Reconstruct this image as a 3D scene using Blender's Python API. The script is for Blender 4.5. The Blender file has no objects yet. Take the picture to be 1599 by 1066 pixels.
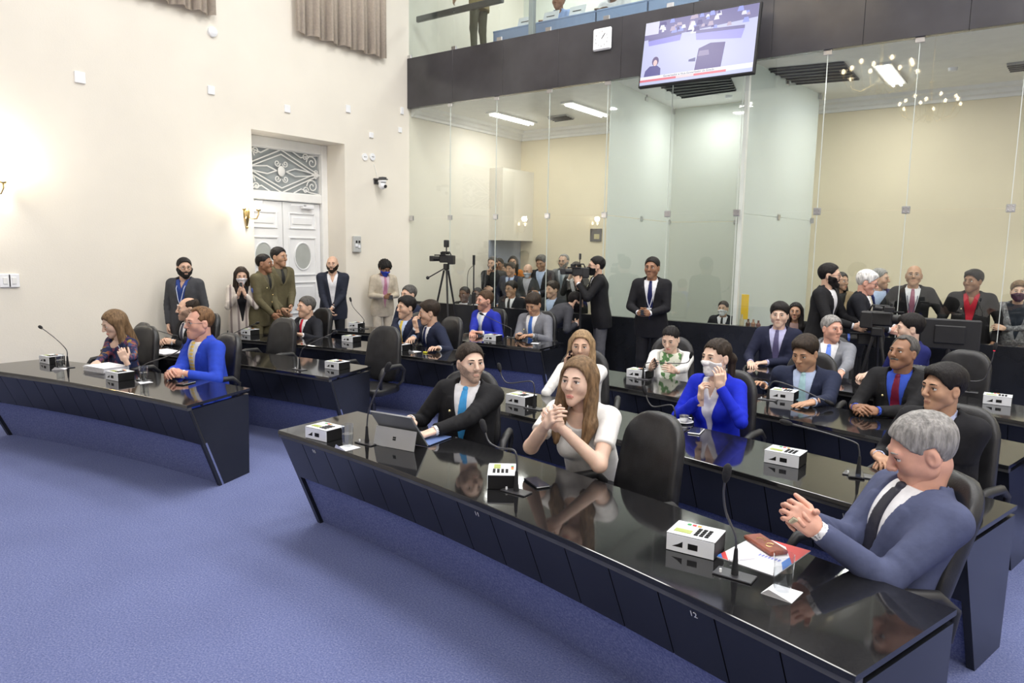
import bpy, bmesh, math, random
import numpy as np
from mathutils import Vector, Matrix
random.seed(7)
rng = np.random.default_rng(7)
scene = bpy.context.scene
COL = scene.collection
# ------------------------------------------------------------------ camera
F_PX, CX, CY, CAM_H = 1120.0, 799.5, 533.0, 1.95
PITCH, ROLL, YAW = math.radians(7.33), math.radians(0.936), math.radians(36.17)
_fw = np.array([-math.sin(YAW)*math.cos(PITCH), math.cos(YAW)*math.cos(PITCH), -math.sin(PITCH)])
_r = np.array([math.cos(YAW), math.sin(YAW), 0.0]); _u = np.cross(_r, _fw)
_R2 = math.cos(ROLL)*_r + math.sin(ROLL)*_u; _U2 = -math.sin(ROLL)*_r + math.cos(ROLL)*_u
CAMP = np.array([0, 0, CAM_H])
cd = bpy.data.cameras.new('camera'); cam = bpy.data.objects.new('camera', cd); COL.objects.link(cam)
cd.sensor_fit = 'HORIZONTAL'; cd.sensor_width = 36.0; cd.lens = F_PX/1599*36.0; cd.clip_end = 100
M = Matrix.Identity(4)
for i in range(3):
    M[i][0], M[i][1], M[i][2], M[i][3] = _R2[i], _U2[i], -_fw[i], CAMP[i]
cam.matrix_world = M
scene.camera = cam
def ray(x, y): return _fw + _R2*((x-CX)/F_PX) + _U2*((CY-y)/F_PX)
def at_z(x, y, z): d = ray(x, y); return CAMP + d*((z-CAM_H)/d[2])
def at_y(x, y, Y): d = ray(x, y); return CAMP + d*(Y/d[1])
def at_x(x, y, X): d = ray(x, y); return CAMP + d*(X/d[0])
# ------------------------------------------------------------------ view, world, lights
vs = scene.view_settings
vs.view_transform = 'Standard'; vs.look = 'None'; vs.gamma = 1.0; vs.use_curve_mapping = False
vs.exposure = 0.0
w = bpy.data.worlds.new('world'); scene.world = w; w.use_nodes = True
w.node_tree.nodes['Background'].inputs[0].default_value = (0.55, 0.6, 0.7, 1); w.node_tree.nodes['Background'].inputs[1].default_value = 0.2
GLASS_Y, WALL_X, CEIL_Z, RIGHT_X, REAR_Y, BACK_Y, LOW_CEIL = 9.5, -9.34, 8.0, 6.5, -7.5, 13.0, 4.45
BAND_Z0, BAND_Z1, BASE_Z = 4.40, 5.25, 0.98
def area(name, loc, size, energy, color=(1, .97, .92), size_y=None, rot=(0, 0, 0)):
    l = bpy.data.lights.new(name, 'AREA'); l.energy = energy; l.color = color; l.size = size
    if size_y: l.shape = 'RECTANGLE'; l.size_y = size_y
    o = bpy.data.objects.new(name, l); COL.objects.link(o); o.location = loc; o.rotation_euler = rot
    return o
CEIL_FILLS = [(x, y) for x in (-6.2, -3.8, -1.4, 1.6, 4.8) for y in (4.0, 7.4)] + [(x, y) for x in (.6, 2.7, 4.9) for y in (-5.0, -1.0)]  # unseen fill lights, added overhead to light the hall and desk fronts
for x, y in CEIL_FILLS:
    area('ceiling_fill', (x, y, CEIL_Z-0.06), 1.5, 105, (1, .98, .955))
LOW_LIGHTS = []      # fluorescent fittings under the low ceiling behind the glass: (x, y, length along Y)
for px, py in ((800, 187), (916, 173), (1390, 120)):
    p = at_z(px, py, LOW_CEIL-0.05); LOW_LIGHTS.append((p[0], p[1]))
for x, y in LOW_LIGHTS + [(1.8, 11.2), (4.6, 11.2)]:
    area('tube_light', (x, y, LOW_CEIL-0.09), 0.16, 27 if x < -4 else 44, (1, .98, .94), 1.25)
pd = at_z(1110, 151, LOW_CEIL-0.02)
area('downlight_lamp', (pd[0], pd[1], LOW_CEIL-0.05), 0.2, 38, (1, .97, .92))
# balcony lighting
for x in (-7.5, -3.5, 0.5): area('balcony_lamp', (x, 11.8, CEIL_Z-0.1), 1.2, 70, (1, .98, .95))
# ------------------------------------------------------------------ materials
MATS = {}
def mat(name, color=(.8, .8, .8), rough=.5, metal=0., spec=.5, bump=0., bscale=40., noise=0., nscale=6., coat=0., emis=None, estr=0., stretch=None, alpha=None, sheen=0., detail=3.):
    if name in MATS: return MATS[name]
    m = bpy.data.materials.new(name); m.use_nodes = True; nt = m.node_tree; b = nt.nodes['Principled BSDF']
    b.inputs['Base Color'].default_value = (*color, 1); b.inputs['Roughness'].default_value = rough
    b.inputs['Metallic'].default_value = metal; b.inputs['Specular IOR Level'].default_value = spec
    b.inputs['Coat Weight'].default_value = coat
    if sheen: b.inputs['Sheen Weight'].default_value = sheen; b.inputs['Sheen Roughness'].default_value = .5
    if emis: b.inputs['Emission Color'].default_value = (*emis, 1); b.inputs['Emission Strength'].default_value = estr
    tc = nt.nodes.new('ShaderNodeTexCoord'); mp = nt.nodes.new('ShaderNodeMapping'); nt.links.new(tc.outputs['Object'], mp.inputs[0])
    if stretch: mp.inputs['Scale'].default_value = stretch
    if noise:
        n = nt.nodes.new('ShaderNodeTexNoise'); n.inputs['Scale'].default_value = nscale; n.inputs['Detail'].default_value = detail
        nt.links.new(mp.outputs[0], n.inputs['Vector'])
        r = nt.nodes.new('ShaderNodeValToRGB'); r.color_ramp.elements[0].position = .3; r.color_ramp.elements[1].position = .7
        r.color_ramp.elements[0].color = (*[max(0, c*(1-noise)) for c in color], 1); r.color_ramp.elements[1].color = (*[min(1, c*(1+noise)) for c in color], 1)
        nt.links.new(n.outputs['Fac'], r.inputs[0]); nt.links.new(r.outputs[0], b.inputs['Base Color'])
    if bump:
        n2 = nt.nodes.new('ShaderNodeTexNoise'); n2.inputs['Scale'].default_value = bscale; n2.inputs['Detail'].default_value = 2
        nt.links.new(mp.outputs[0], n2.inputs['Vector'])
        bp = nt.nodes.new('ShaderNodeBump'); bp.inputs['Strength'].default_value = min(1, bump); bp.inputs['Distance'].default_value = .01
        nt.links.new(n2.outputs['Fac'], bp.inputs['Height']); nt.links.new(bp.outputs[0], b.inputs['Normal'])
    MATS[name] = m; return m
def glass_mat(name, tint=(.97, .985, .975), f0=.045, rough=0., frost=0., frost_col=(.62, .74, .70)):
    if name in MATS: return MATS[name]
    m = bpy.data.materials.new(name); m.use_nodes = True; nt = m.node_tree; nt.nodes.clear(); N = nt.nodes.new; L = nt.links.new
    out = N('ShaderNodeOutputMaterial'); tr = N('ShaderNodeBsdfTransparent'); tr.inputs[0].default_value = (*tint, 1)
    gl = N('ShaderNodeBsdfGlossy'); gl.inputs['Roughness'].default_value = rough; gl.inputs[0].default_value = (1, 1, 1, 1)
    lw = N('ShaderNodeLayerWeight'); lw.inputs[0].default_value = .5
    pw = N('ShaderNodeMath'); pw.operation = 'POWER'; pw.inputs[1].default_value = 5; L(lw.outputs['Facing'], pw.inputs[0])
    ma = N('ShaderNodeMath'); ma.operation = 'MULTIPLY_ADD'; ma.inputs[1].default_value = 1-f0; ma.inputs[2].default_value = f0; L(pw.outputs[0], ma.inputs[0])
    base = tr.outputs[0]
    if frost:
        df = N('ShaderNodeBsdfDiffuse'); df.inputs[0].default_value = (*frost_col, 1)
        tl = N('ShaderNodeBsdfTranslucent'); tl.inputs[0].default_value = (*frost_col, 1)
        a = N('ShaderNodeMixShader'); a.inputs[0].default_value = .5; L(df.outputs[0], a.inputs[1]); L(tl.outputs[0], a.inputs[2])
        b = N('ShaderNodeMixShader'); b.inputs[0].default_value = frost; L(tr.outputs[0], b.inputs[1]); L(a.outputs[0], b.inputs[2]); base = b.outputs[0]
    mx = N('ShaderNodeMixShader'); L(ma.outputs[0], mx.inputs[0]); L(base, mx.inputs[1]); L(gl.outputs[0], mx.inputs[2])
    L(mx.outputs[0], out.inputs[0]); MATS[name] = m; return m
m_wall = mat('cream_wall_paint', (.80, .755, .665), .75, noise=.03, nscale=1.2, bump=.08, bscale=60)
m_wall2 = mat('back_room_paint', (.78, .70, .52), .75, noise=.03, nscale=1.2)
m_white = mat('white_paint', (.82, .82, .80), .5, noise=.03)
m_plastic = mat('white_plastic', (.85, .86, .88), .35, noise=.02)
m_ceil = mat('ceiling_paint', (.83, .83, .80), .8, noise=.03)
m_black = mat('black_lacquer_board', (.012, .013, .016), .22, spec=.5, noise=.25, nscale=3)
m_top = mat('black_granite_top', (.010, .010, .011), .06, spec=.6, noise=.6, nscale=220, detail=2)
m_edge = mat('dark_edge_trim', (.06, .06, .06), .25, noise=.2)
m_band = mat('dark_glossy_cladding', (.05, .048, .053), .2, spec=.5, noise=.25, nscale=1.5)
m_leather = mat('black_leather', (.018, .018, .02), .38, spec=.5, noise=.3, nscale=12, bump=.12, bscale=160)
m_chairplastic = mat('black_chair_plastic', (.02, .02, .022), .45, noise=.2)
m_chrome = mat('brushed_metal', (.55, .55, .56), .28, 1.0, noise=.1)
m_steel = mat('dark_steel', (.12, .12, .13), .35, .8, noise=.1)
m_brass = mat('polished_brass', (.72, .55, .25), .25, 1.0, noise=.1)
m_rub = mat('black_rubber', (.015, .015, .016), .7, noise=.2)
m_glass = glass_mat('clear_glass')
m_bglass = glass_mat('balcony_glass', (.90, .94, .93), .05)
m_frost = glass_mat('frosted_green_glass', (.91, .95, .945), .04, .0, .62, (.86, .90, .89))
m_water = glass_mat('tumbler_glass', (.955, .965, .97), .05)
m_bulb = mat('lamp_bulb', (1, .9, .7), .4, emis=(1, .86, .6), estr=28.)
m_lamp = mat('lamp_diffuser', (1, 1, 1), .4, emis=(1, .98, .94), estr=9.)
m_curt = mat('beige_curtain_cloth', (.62, .53, .43), .85, noise=.08, nscale=30, bump=.15, bscale=200)
def carpet_mat():
    m = bpy.data.materials.new('blue_carpet'); m.use_nodes = True; nt = m.node_tree; b = nt.nodes['Principled BSDF']; N = nt.nodes.new; L = nt.links.new
    tc = N('ShaderNodeTexCoord'); n1 = N('ShaderNodeTexNoise'); n1.inputs['Scale'].default_value = 95; n1.inputs['Detail'].default_value = 4; n1.inputs['Roughness'].default_value = .75
    n2 = N('ShaderNodeTexNoise'); n2.inputs['Scale'].default_value = 2.2; n2.inputs['Detail'].default_value = 3
    L(tc.outputs['Object'], n1.inputs['Vector']); L(tc.outputs['Object'], n2.inputs['Vector'])
    r = N('ShaderNodeValToRGB'); e = r.color_ramp.elements; e[0].position = .28; e[0].color = (.075, .092, .215, 1); e[1].position = .72; e[1].color = (.30, .33, .52, 1)
    x = e.new(.5); x.color = (.155, .185, .385, 1)
    L(n1.outputs['Fac'], r.inputs[0])
    mx = N('ShaderNodeMix'); mx.data_type = 'RGBA'; mx.blend_type = 'MULTIPLY'; mx.inputs[0].default_value = .35
    r2 = N('ShaderNodeValToRGB'); r2.color_ramp.elements[0].position = .35; r2.color_ramp.elements[0].color = (.75, .75, .78, 1); r2.color_ramp.elements[1].color = (1, 1, 1, 1); r2.color_ramp.elements[1].position = .65
    L(n2.outputs['Fac'], r2.inputs[0]); L(r.outputs[0], mx.inputs[6]); L(r2.outputs[0], mx.inputs[7]); L(mx.outputs[2], b.inputs['Base Color'])
    b.inputs['Roughness'].default_value = .95; b.inputs['Specular IOR Level'].default_value = .15
    b.inputs['Sheen Weight'].default_value = .1; b.inputs['Sheen Tint'].default_value = (.6, .7, 1, 1)
    bp = N('ShaderNodeBump'); bp.inputs['Strength'].default_value = .7; bp.inputs['Distance'].default_value = .01; L(n1.outputs['Fac'], bp.inputs['Height']); L(bp.outputs[0], b.inputs['Normal'])
    return m
m_carpet = carpet_mat()
# ------------------------------------------------------------------ mesh helpers
class MB:
    def __init__(s): s.v = []; s.f = []; s.mi = []; s.cur = 0
    def add(s, vs, fs, mi=None):
        o = len(s.v); s.v += [tuple(map(float, p)) for p in vs]; s.f += [tuple(i+o for i in f) for f in fs]; s.mi += [s.cur if mi is None else mi]*len(fs); return s
    def box(s, c, d, rot=None, mi=None, bev=0.):
        x, y, z = d[0]/2, d[1]/2, d[2]/2
        if bev:
            bb = min(bev, x*.9, y*.9, z*.9); vs = []
            # chamfered box: 24 verts
            idx = {}
            for sx in (-1, 1):
                for sy in (-1, 1):
                    for sz in (-1, 1):
                        for k in range(3):
                            p = [sx*x, sy*y, sz*z]
                            for j in range(3):
                                if j != k: p[j] -= (sx, sy, sz)[j]*bb
                            idx[(sx, sy, sz, k)] = len(vs); vs.append(p)
            fs = []
            for k in range(3):
                a, b = [j for j in range(3) if j != k]
                for sg in (-1, 1):
                    q = []
                    for sa, sb in ((-1, -1), (1, -1), (1, 1), (-1, 1)):
                        t = [0, 0, 0]; t[k] = sg; t[a] = sa; t[b] = sb; q.append(idx[(*t, k)])
                    if (sg > 0) == (k == 1): q = q[::-1]
                    fs.append(q)
            for k in range(3):
                a, b = [j for j in range(3) if j != k]
                for sa in (-1, 1):
                    for sb in (-1, 1):
                        t0 = [0]*3; t1 = [0]*3; t0[k] = -1; t1[k] = 1; t0[a] = t1[a] = sa; t0[b] = t1[b] = sb
                        q = [idx[(*t0, a)], idx[(*t1, a)], idx[(*t1, b)], idx[(*t0, b)]]; fs.append(q)
            for sx in (-1, 1):
                for sy in (-1, 1):
                    for sz in (-1, 1): fs.append([idx[(sx, sy, sz, k)] for k in range(3)])
        else:
            vs = [(sx*x, sy*y, sz*z) for sx in (-1, 1) for sy in (-1, 1) for sz in (-1, 1)]
            fs = [(0, 1, 3, 2), (4, 6, 7, 5), (0, 4, 5, 1), (2, 3, 7, 6), (0, 2, 6, 4), (1, 5, 7, 3)]
        R = rot if rot is not None else Matrix.Identity(3)
        c = Vector(c); return s.add([c + R @ Vector(p) for p in vs], fs, mi)
    def tube(s, pts, r, n=8, mi=None, cap=True):
        P = [Vector(p) for p in pts]; rs = r if isinstance(r, (list, tuple)) else [r]*len(P); vs = []; fs = []
        prev = None
        for i, p in enumerate(P):
            t = (P[min(i+1, len(P)-1)] - P[max(i-1, 0)]).normalized()
            if prev is None: a = t.orthogonal().normalized()
            else: a = (prev - t*prev.dot(t)).normalized()
            prev = a; b = t.cross(a)
            for k in range(n):
                th = 2*math.pi*k/n; vs.append(p + (a*math.cos(th) + b*math.sin(th))*rs[i])
        for i in range(len(P)-1):
            for k in range(n): fs.append((i*n+k, i*n+(k+1) % n, (i+1)*n+(k+1) % n, (i+1)*n+k))
        if cap: fs.append(tuple(range(n))[::-1]); fs.append(tuple((len(P)-1)*n+k for k in range(n)))
        return s.add(vs, fs, mi)
    def lathe(s, prof, c=(0, 0, 0), n=16, mi=None, cap=True):
        vs = []; fs = []; m = len(prof)
        for r, z in prof:
            for k in range(n): th = 2*math.pi*k/n; vs.append((c[0]+r*math.cos(th), c[1]+r*math.sin(th), c[2]+z))
        for i in range(m-1):
            for k in range(n): fs.append((i*n+k, i*n+(k+1) % n, (i+1)*n+(k+1) % n, (i+1)*n+k))
        if cap: fs.append(tuple(range(n))[::-1]); fs.append(tuple((m-1)*n+k for k in range(n)))
        return s.add(vs, fs, mi)
    def prism(s, poly, z0, z1, mi=None):     # poly in XY
        n = len(poly); vs = [(x, y, z0) for x, y in poly] + [(x, y, z1) for x, y in poly]
        fs = [tuple(range(n))[::-1], tuple(range(n, 2*n))] + [(i, (i+1) % n, n+(i+1) % n, n+i) for i in range(n)]
        return s.add(vs, fs, mi)
    def hexa(s, b, t, mi=None):              # 4 bottom + 4 top points
        return s.add(list(b)+list(t), [(3, 2, 1, 0), (4, 5, 6, 7), (0, 1, 5, 4), (1, 2, 6, 5), (2, 3, 7, 6), (3, 0, 4, 7)], mi)
    def sphere(s, c, r, n=10, m=6, mi=None):
        rx, ry, rz = r if isinstance(r, (tuple, list)) else (r, r, r); vs = [(c[0], c[1], c[2]-rz)]; fs = []
        for i in range(1, m):
            ph = -math.pi/2 + math.pi*i/m
            for k in range(n): th = 2*math.pi*k/n; vs.append((c[0]+rx*math.cos(ph)*math.cos(th), c[1]+ry*math.cos(ph)*math.sin(th), c[2]+rz*math.sin(ph)))
        vs.append((c[0], c[1], c[2]+rz)); T = len(vs)-1
        for k in range(n):
            fs.append((0, 1+(k+1) % n, 1+k)); fs.append((T, 1+(m-2)*n+k, 1+(m-2)*n+(k+1) % n))
            for i in range(m-2): fs.append((1+i*n+k, 1+i*n+(k+1) % n, 1+(i+1)*n+(k+1) % n, 1+(i+1)*n+k))
        return s.add(vs, fs, mi)
    def mesh(s, name, mats, smooth=False, fixn=True):
        me = bpy.data.meshes.new(name); me.from_pydata(s.v, [], s.f)
        for m in (mats if isinstance(mats, (list, tuple)) else [mats]): me.materials.append(m)
        if any(s.mi): me.polygons.foreach_set('material_index', s.mi)
        if fixn:
            bm = bmesh.new(); bm.from_mesh(me); bmesh.ops.recalc_face_normals(bm, faces=bm.faces); bm.to_mesh(me); bm.free()
        if smooth:
            me.polygons.foreach_set('use_smooth', [True]*len(me.polygons))
            if smooth != 'all': me.set_sharp_from_angle(angle=math.radians(40))
        me.update(); return me
    def build(s, name, mats, parent=None, smooth=False, loc=None, rot=None, fixn=True):
        return link(name, s.mesh(name, mats, smooth, fixn), parent, loc, rot)
def link(name, me, parent=None, loc=None, rot=None):
    o = bpy.data.objects.new(name, me); COL.objects.link(o)
    if parent is not None: o.parent = parent
    if loc is not None: o.location = loc
    if rot is not None: o.rotation_euler = rot
    return o
def tag(o, label=None, cat=None, group=None, kind=None):
    if label: o['label'] = label
    if cat: o['category'] = cat
    if group: o['group'] = group
    if kind: o['kind'] = kind
    return o
def thing(name, label, cat, loc=(0, 0, 0), rz=0., group=None, kind=None):
    o = bpy.data.objects.new(name, None); COL.objects.link(o); o.location = loc; o.rotation_euler = (0, 0, rz); o.empty_display_size = .1
    return tag(o, label, cat, group, kind)
def copy_tree(o, parent=None):
    c = o.copy(); COL.objects.link(c)
    if parent is not None: c.parent = parent
    for ch in o.children: copy_tree(ch, c)
    return c
def struct(name, mb, m, smooth=False, parent=None):
    o = mb.build(name, m, parent, smooth)
    if parent is None: o['kind'] = 'structure'
    return o
def text_mesh(s, size, depth=.0006):
    cu = bpy.data.curves.new('lettering', 'FONT'); cu.body = s; cu.size = size; cu.extrude = depth; cu.align_x = 'CENTER'; cu.align_y = 'CENTER'
    cu.resolution_u = 2
    o = bpy.data.objects.new('lettering', cu); COL.objects.link(o); bpy.context.view_layer.update()
    me = bpy.data.meshes.new_from_object(o.evaluated_get(bpy.context.evaluated_depsgraph_get())); bpy.data.objects.remove(o); bpy.data.curves.remove(cu)
    me.name = 'lettering'; return me
# ================================================================== SETTING
def quad_box(name, x0, x1, y0, y1, z0, z1, m, parent=None):
    return struct(name, MB().box(((x0+x1)/2, (y0+y1)/2, (z0+z1)/2), (x1-x0, y1-y0, z1-z0)), m, parent=parent)
W0 = WALL_X - .62
quad_box('floor', W0, RIGHT_X+.3, REAR_Y-.3, GLASS_Y, -.2, 0, m_carpet)
m_gfloor = mat('gallery_floor', (.16, .15, .14), .5, noise=.2)
quad_box('floor_gallery', W0, RIGHT_X+.3, GLASS_Y, BACK_Y+.3, -.2, -.002, m_gfloor)
quad_box('ceiling', W0, RIGHT_X+.3, REAR_Y-.3, BACK_Y+.3, CEIL_Z, CEIL_Z+.2, m_ceil)
quad_box('ceiling_gallery', WALL_X, RIGHT_X, GLASS_Y+.12, BACK_Y, LOW_CEIL, LOW_CEIL+.25, m_ceil)
# left wall with the door opening
DY0, DY1 = at_x(395, 300, WALL_X)[1], at_x(539, 300, WALL_X)[1]
DZ1 = at_x(539, 225, WALL_X)[2]
mb = MB()
for y0, y1, z0, z1 in ((REAR_Y, DY0, 0, CEIL_Z), (DY1, BACK_Y+.3, 0, CEIL_Z), (DY0, DY1, DZ1, CEIL_Z)):
    mb.box((WALL_X-.31, (y0+y1)/2, (z0+z1)/2), (.62, y1-y0, z1-z0))
struct('wall_left', mb, m_wall)
quad_box('wall_right', RIGHT_X, RIGHT_X+.3, REAR_Y, BACK_Y+.3, 0, CEIL_Z, m_wall)
quad_box('wall_rear', W0, RIGHT_X+.3, REAR_Y-.3, REAR_Y, 0, CEIL_Z, m_wall)
quad_box('wall_back', WALL_X, RIGHT_X, BACK_Y, BACK_Y+.3, 0, LOW_CEIL, m_wall2)
m_balc = mat('pale_balcony_paint', (.74, .78, .72), .75, noise=.03)
quad_box('wall_balcony', WALL_X, RIGHT_X, BACK_Y, BACK_Y+.3, LOW_CEIL+.25, CEIL_Z, m_balc)
# low parapet under the glass
mb = MB(); mb.box(((WALL_X+RIGHT_X)/2, GLASS_Y+.06, BASE_Z/2), (RIGHT_X-WALL_X, .12, BASE_Z))
struct('wall_parapet', mb, m_black)
# skirting on the left wall
mb = MB()
for y0, y1 in ((REAR_Y, DY0), (DY1, GLASS_Y)): mb.box((WALL_X+.01, (y0+y1)/2, .06), (.02, y1-y0, .12), bev=.004)
struct('baseboard_left', mb, m_white)
# cornices of the gallery ceiling
def cornice(name, ax):
    mb = MB(); prof = [(0, 0), (.05, 0), (.06, .04), (.11, .06), (.13, .11), (.20, .13), (.22, .18), (0, .18)]
    z = LOW_CEIL-.18
    if ax == 'back': a = [(WALL_X, BACK_Y-o, z+h) for o, h in prof]; b = [(RIGHT_X, BACK_Y-o, z+h) for o, h in prof]
    else: a = [(WALL_X+o, GLASS_Y+.1, z+h) for o, h in prof]; b = [(WALL_X+o, BACK_Y, z+h) for o, h in prof]
    n = len(prof); mb.add(a+b, [(i, (i+1) % n, n+(i+1) % n, n+i) for i in range(n)]+[tuple(range(n)), tuple(range(n, 2*n))])
    struct(name, mb, m_white)
cornice('trim_1', 'back'); cornice('trim_2', 'left')
# boxed-out bulkhead over a side opening of the gallery
p0, p1 = at_x(770, 375, WALL_X), at_x(803, 375, WALL_X)
quad_box('trim_3', WALL_X, WALL_X+.35, p0[1]-.15, BACK_Y, 2.13, at_x(772, 264, WALL_X)[2], m_wall)
m_gblue = mat('grey_blue_recess', (.30, .34, .44), .7, noise=.05)
quad_box('door_2', WALL_X, WALL_X+.03, p0[1]-.15, BACK_Y, 0, 2.13, m_gblue)
# ------------------------------------------------------------------ black cladding band (balcony front)
band = thing('wall_band', 'dark glossy cladding band along the balcony front', None, (0, 0, 0), kind='structure')
x = WALL_X; k = 0
while x < RIGHT_X-.01:
    x1 = min(x+1.06, RIGHT_X); mb = MB(); mb.box(((x+x1)/2, GLASS_Y+.05, (BAND_Z0+BAND_Z1)/2), (x1-x-.004, .1, BAND_Z1-BAND_Z0), bev=.002)
    mb.build('panel', m_band, band); x = x1
quad_box('floor_balcony', WALL_X, RIGHT_X, GLASS_Y+.1, BACK_Y, 4.87, 5.15, m_gfloor)
# ------------------------------------------------------------------ glass partition
CL_Z = float(at_y(1149, 331.8, GLASS_Y)[2])
JX = [float(at_y(px, 335, GLASS_Y)[0]) for px in (699.8, 771, 852, 941, 1040, 1148, 1274, 1413, 1577)]
JX = [WALL_X] + JX
while JX[-1] < RIGHT_X-1.5: JX.append(JX[-1]+1.25)
JX.append(RIGHT_X)
gw = thing('wall_glass', 'tall frameless glass partition standing on the black parapet', None, kind='structure')
def pane(x0, x1, z0, z1, y, m, parent, name='pane'):
    return MB().box(((x0+x1)/2, y, (z0+z1)/2), (x1-x0-.006, .01, z1-z0-.006)).build(name, m, parent)
for a, b in zip(JX[:-1], JX[1:]):
    pane(a, b, BASE_Z, CL_Z, GLASS_Y+.05, m_glass, gw); pane(a, b, CL_Z, BAND_Z0, GLASS_Y+.05, m_glass, gw)
clampm = MB().box((0, -.012, 0), (.085, .012, .085), bev=.004).box((0, .012, 0), (.085, .012, .085), bev=.004)
for a, b in ((-.022, -.022), (.022, -.022), (-.022, .022), (.022, .022)): clampm.sphere((a, -.019, b), (.008, .004, .008), 8, 4)
clampm = clampm.mesh('clamp', m_chrome)
topm = MB().box((0, -.014, -.03), (.10, .016, .06), bev=.004).tube([(0, -.02, 0), (0, -.02, .04)], .012, 8).mesh('top_clamp', m_chrome)
jm = MB().box((0, 0, 0), (.007, .016, 1)).mesh('joint_seal', mat('joint_silicone', (.62, .66, .62), .4, noise=.05))
for x in JX[1:-1]:
    link('clamp', clampm, gw, (x, GLASS_Y+.05, CL_Z)); link('top_clamp', topm, gw, (x, GLASS_Y+.05, BAND_Z0))
    j = link('joint_seal', jm, gw, (x, GLASS_Y+.05, (BASE_Z+BAND_Z0)/2)); j.scale = (1, 1, BAND_Z0-BASE_Z)
link('clamp', clampm, gw, (WALL_X+.06, GLASS_Y+.05, CL_Z))
# frosted vestibule behind the partition
VX0, VX1 = float(at_y(943, 300, GLASS_Y)[0]), float(at_y(1151, 300, GLASS_Y)[0])
VY = 12.2
vx0b, vx1b = float(at_y(1052, 200, VY)[0]), float(at_y(1276, 200, VY)[0])
fv = thing('wall_vestibule', 'frosted green glass vestibule behind the partition', None, kind='structure')
def vpane(p, q, z0, z1):
    p = Vector((*p, 0)); q = Vector((*q, 0)); d = (q-p); n = Vector((-d.y, d.x, 0)).normalized()*.006
    b = [p-n, q-n, q+n, p+n]; mb = MB().hexa([v+Vector((0, 0, z0)) for v in b], [v+Vector((0, 0, z1)) for v in b]); mb.build('pane', m_frost, fv)
def seg(p, q, n):
    return [((p[0]+(q[0]-p[0])*i/n, p[1]+(q[1]-p[1])*i/n), (p[0]+(q[0]-p[0])*(i+1)/n, p[1]+(q[1]-p[1])*(i+1)/n)) for i in range(n)]
for P, Q, n in (((VX0, GLASS_Y+.12), (vx0b, VY), 2), ((vx0b, VY), (vx1b, VY), 2), ((VX1, GLASS_Y+.12), (vx1b, VY), 2)):
    for a, b in seg(P, Q, n):
        vpane(a, b, .02, CL_Z-.004); vpane(a, b, CL_Z+.004, LOW_CEIL-.01)
        link('clamp', clampm, fv, (b[0], b[1], CL_Z), (0, 0, math.atan2(Q[1]-P[1], Q[0]-P[0])))
        link('top_clamp', topm, fv, (b[0], b[1], LOW_CEIL-.04), (0, 0, math.atan2(Q[1]-P[1], Q[0]-P[0])))
MB().box((0, 0, 0), (.05, .07, BAND_Z0-BASE_Z)).build('post', m_white, fv, loc=(VX1+.02, GLASS_Y+.14, (BAND_Z0+BASE_Z)/2))
# ------------------------------------------------------------------ balcony glass, rail
bg = thing('wall_balustrade', 'clear glass balustrade above the dark band', None, kind='structure')
bx = [WALL_X] + [float(at_y(px, 60, GLASS_Y)[0]) for px in (705, 776, 852, 942, 1040)]
while bx[-1] < RIGHT_X-1: bx.append(bx[-1]+1.2)
for a, b in zip(bx[:-1], bx[1:]):
    pane(a, b, BAND_Z1+.01, 6.9, GLASS_Y+.05, m_bglass, bg)
    MB().box((a+.03, GLASS_Y+.03, BAND_Z1+.03), (.1, .03, .06), bev=.004).build('shoe_clamp', m_chrome, bg)
zr = float(at_y(643, 29, GLASS_Y)[2])
r0, r1 = float(at_y(645, 29, GLASS_Y)[0]), float(at_y(780, 0, GLASS_Y)[0])
MB().box(((r0+r1)/2, GLASS_Y+.10, zr), (r1-r0, .06, .1), bev=.01).build('handrail', m_steel, bg)
p = at_y(831, 30, GLASS_Y+.3)
MB().box((p[0], GLASS_Y+.3, 6.4), (.09, .09, 2.8), bev=.01).build('mullion_post', mat('grey_post', (.35, .36, .37), .4, noise=.05), bg)
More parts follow.
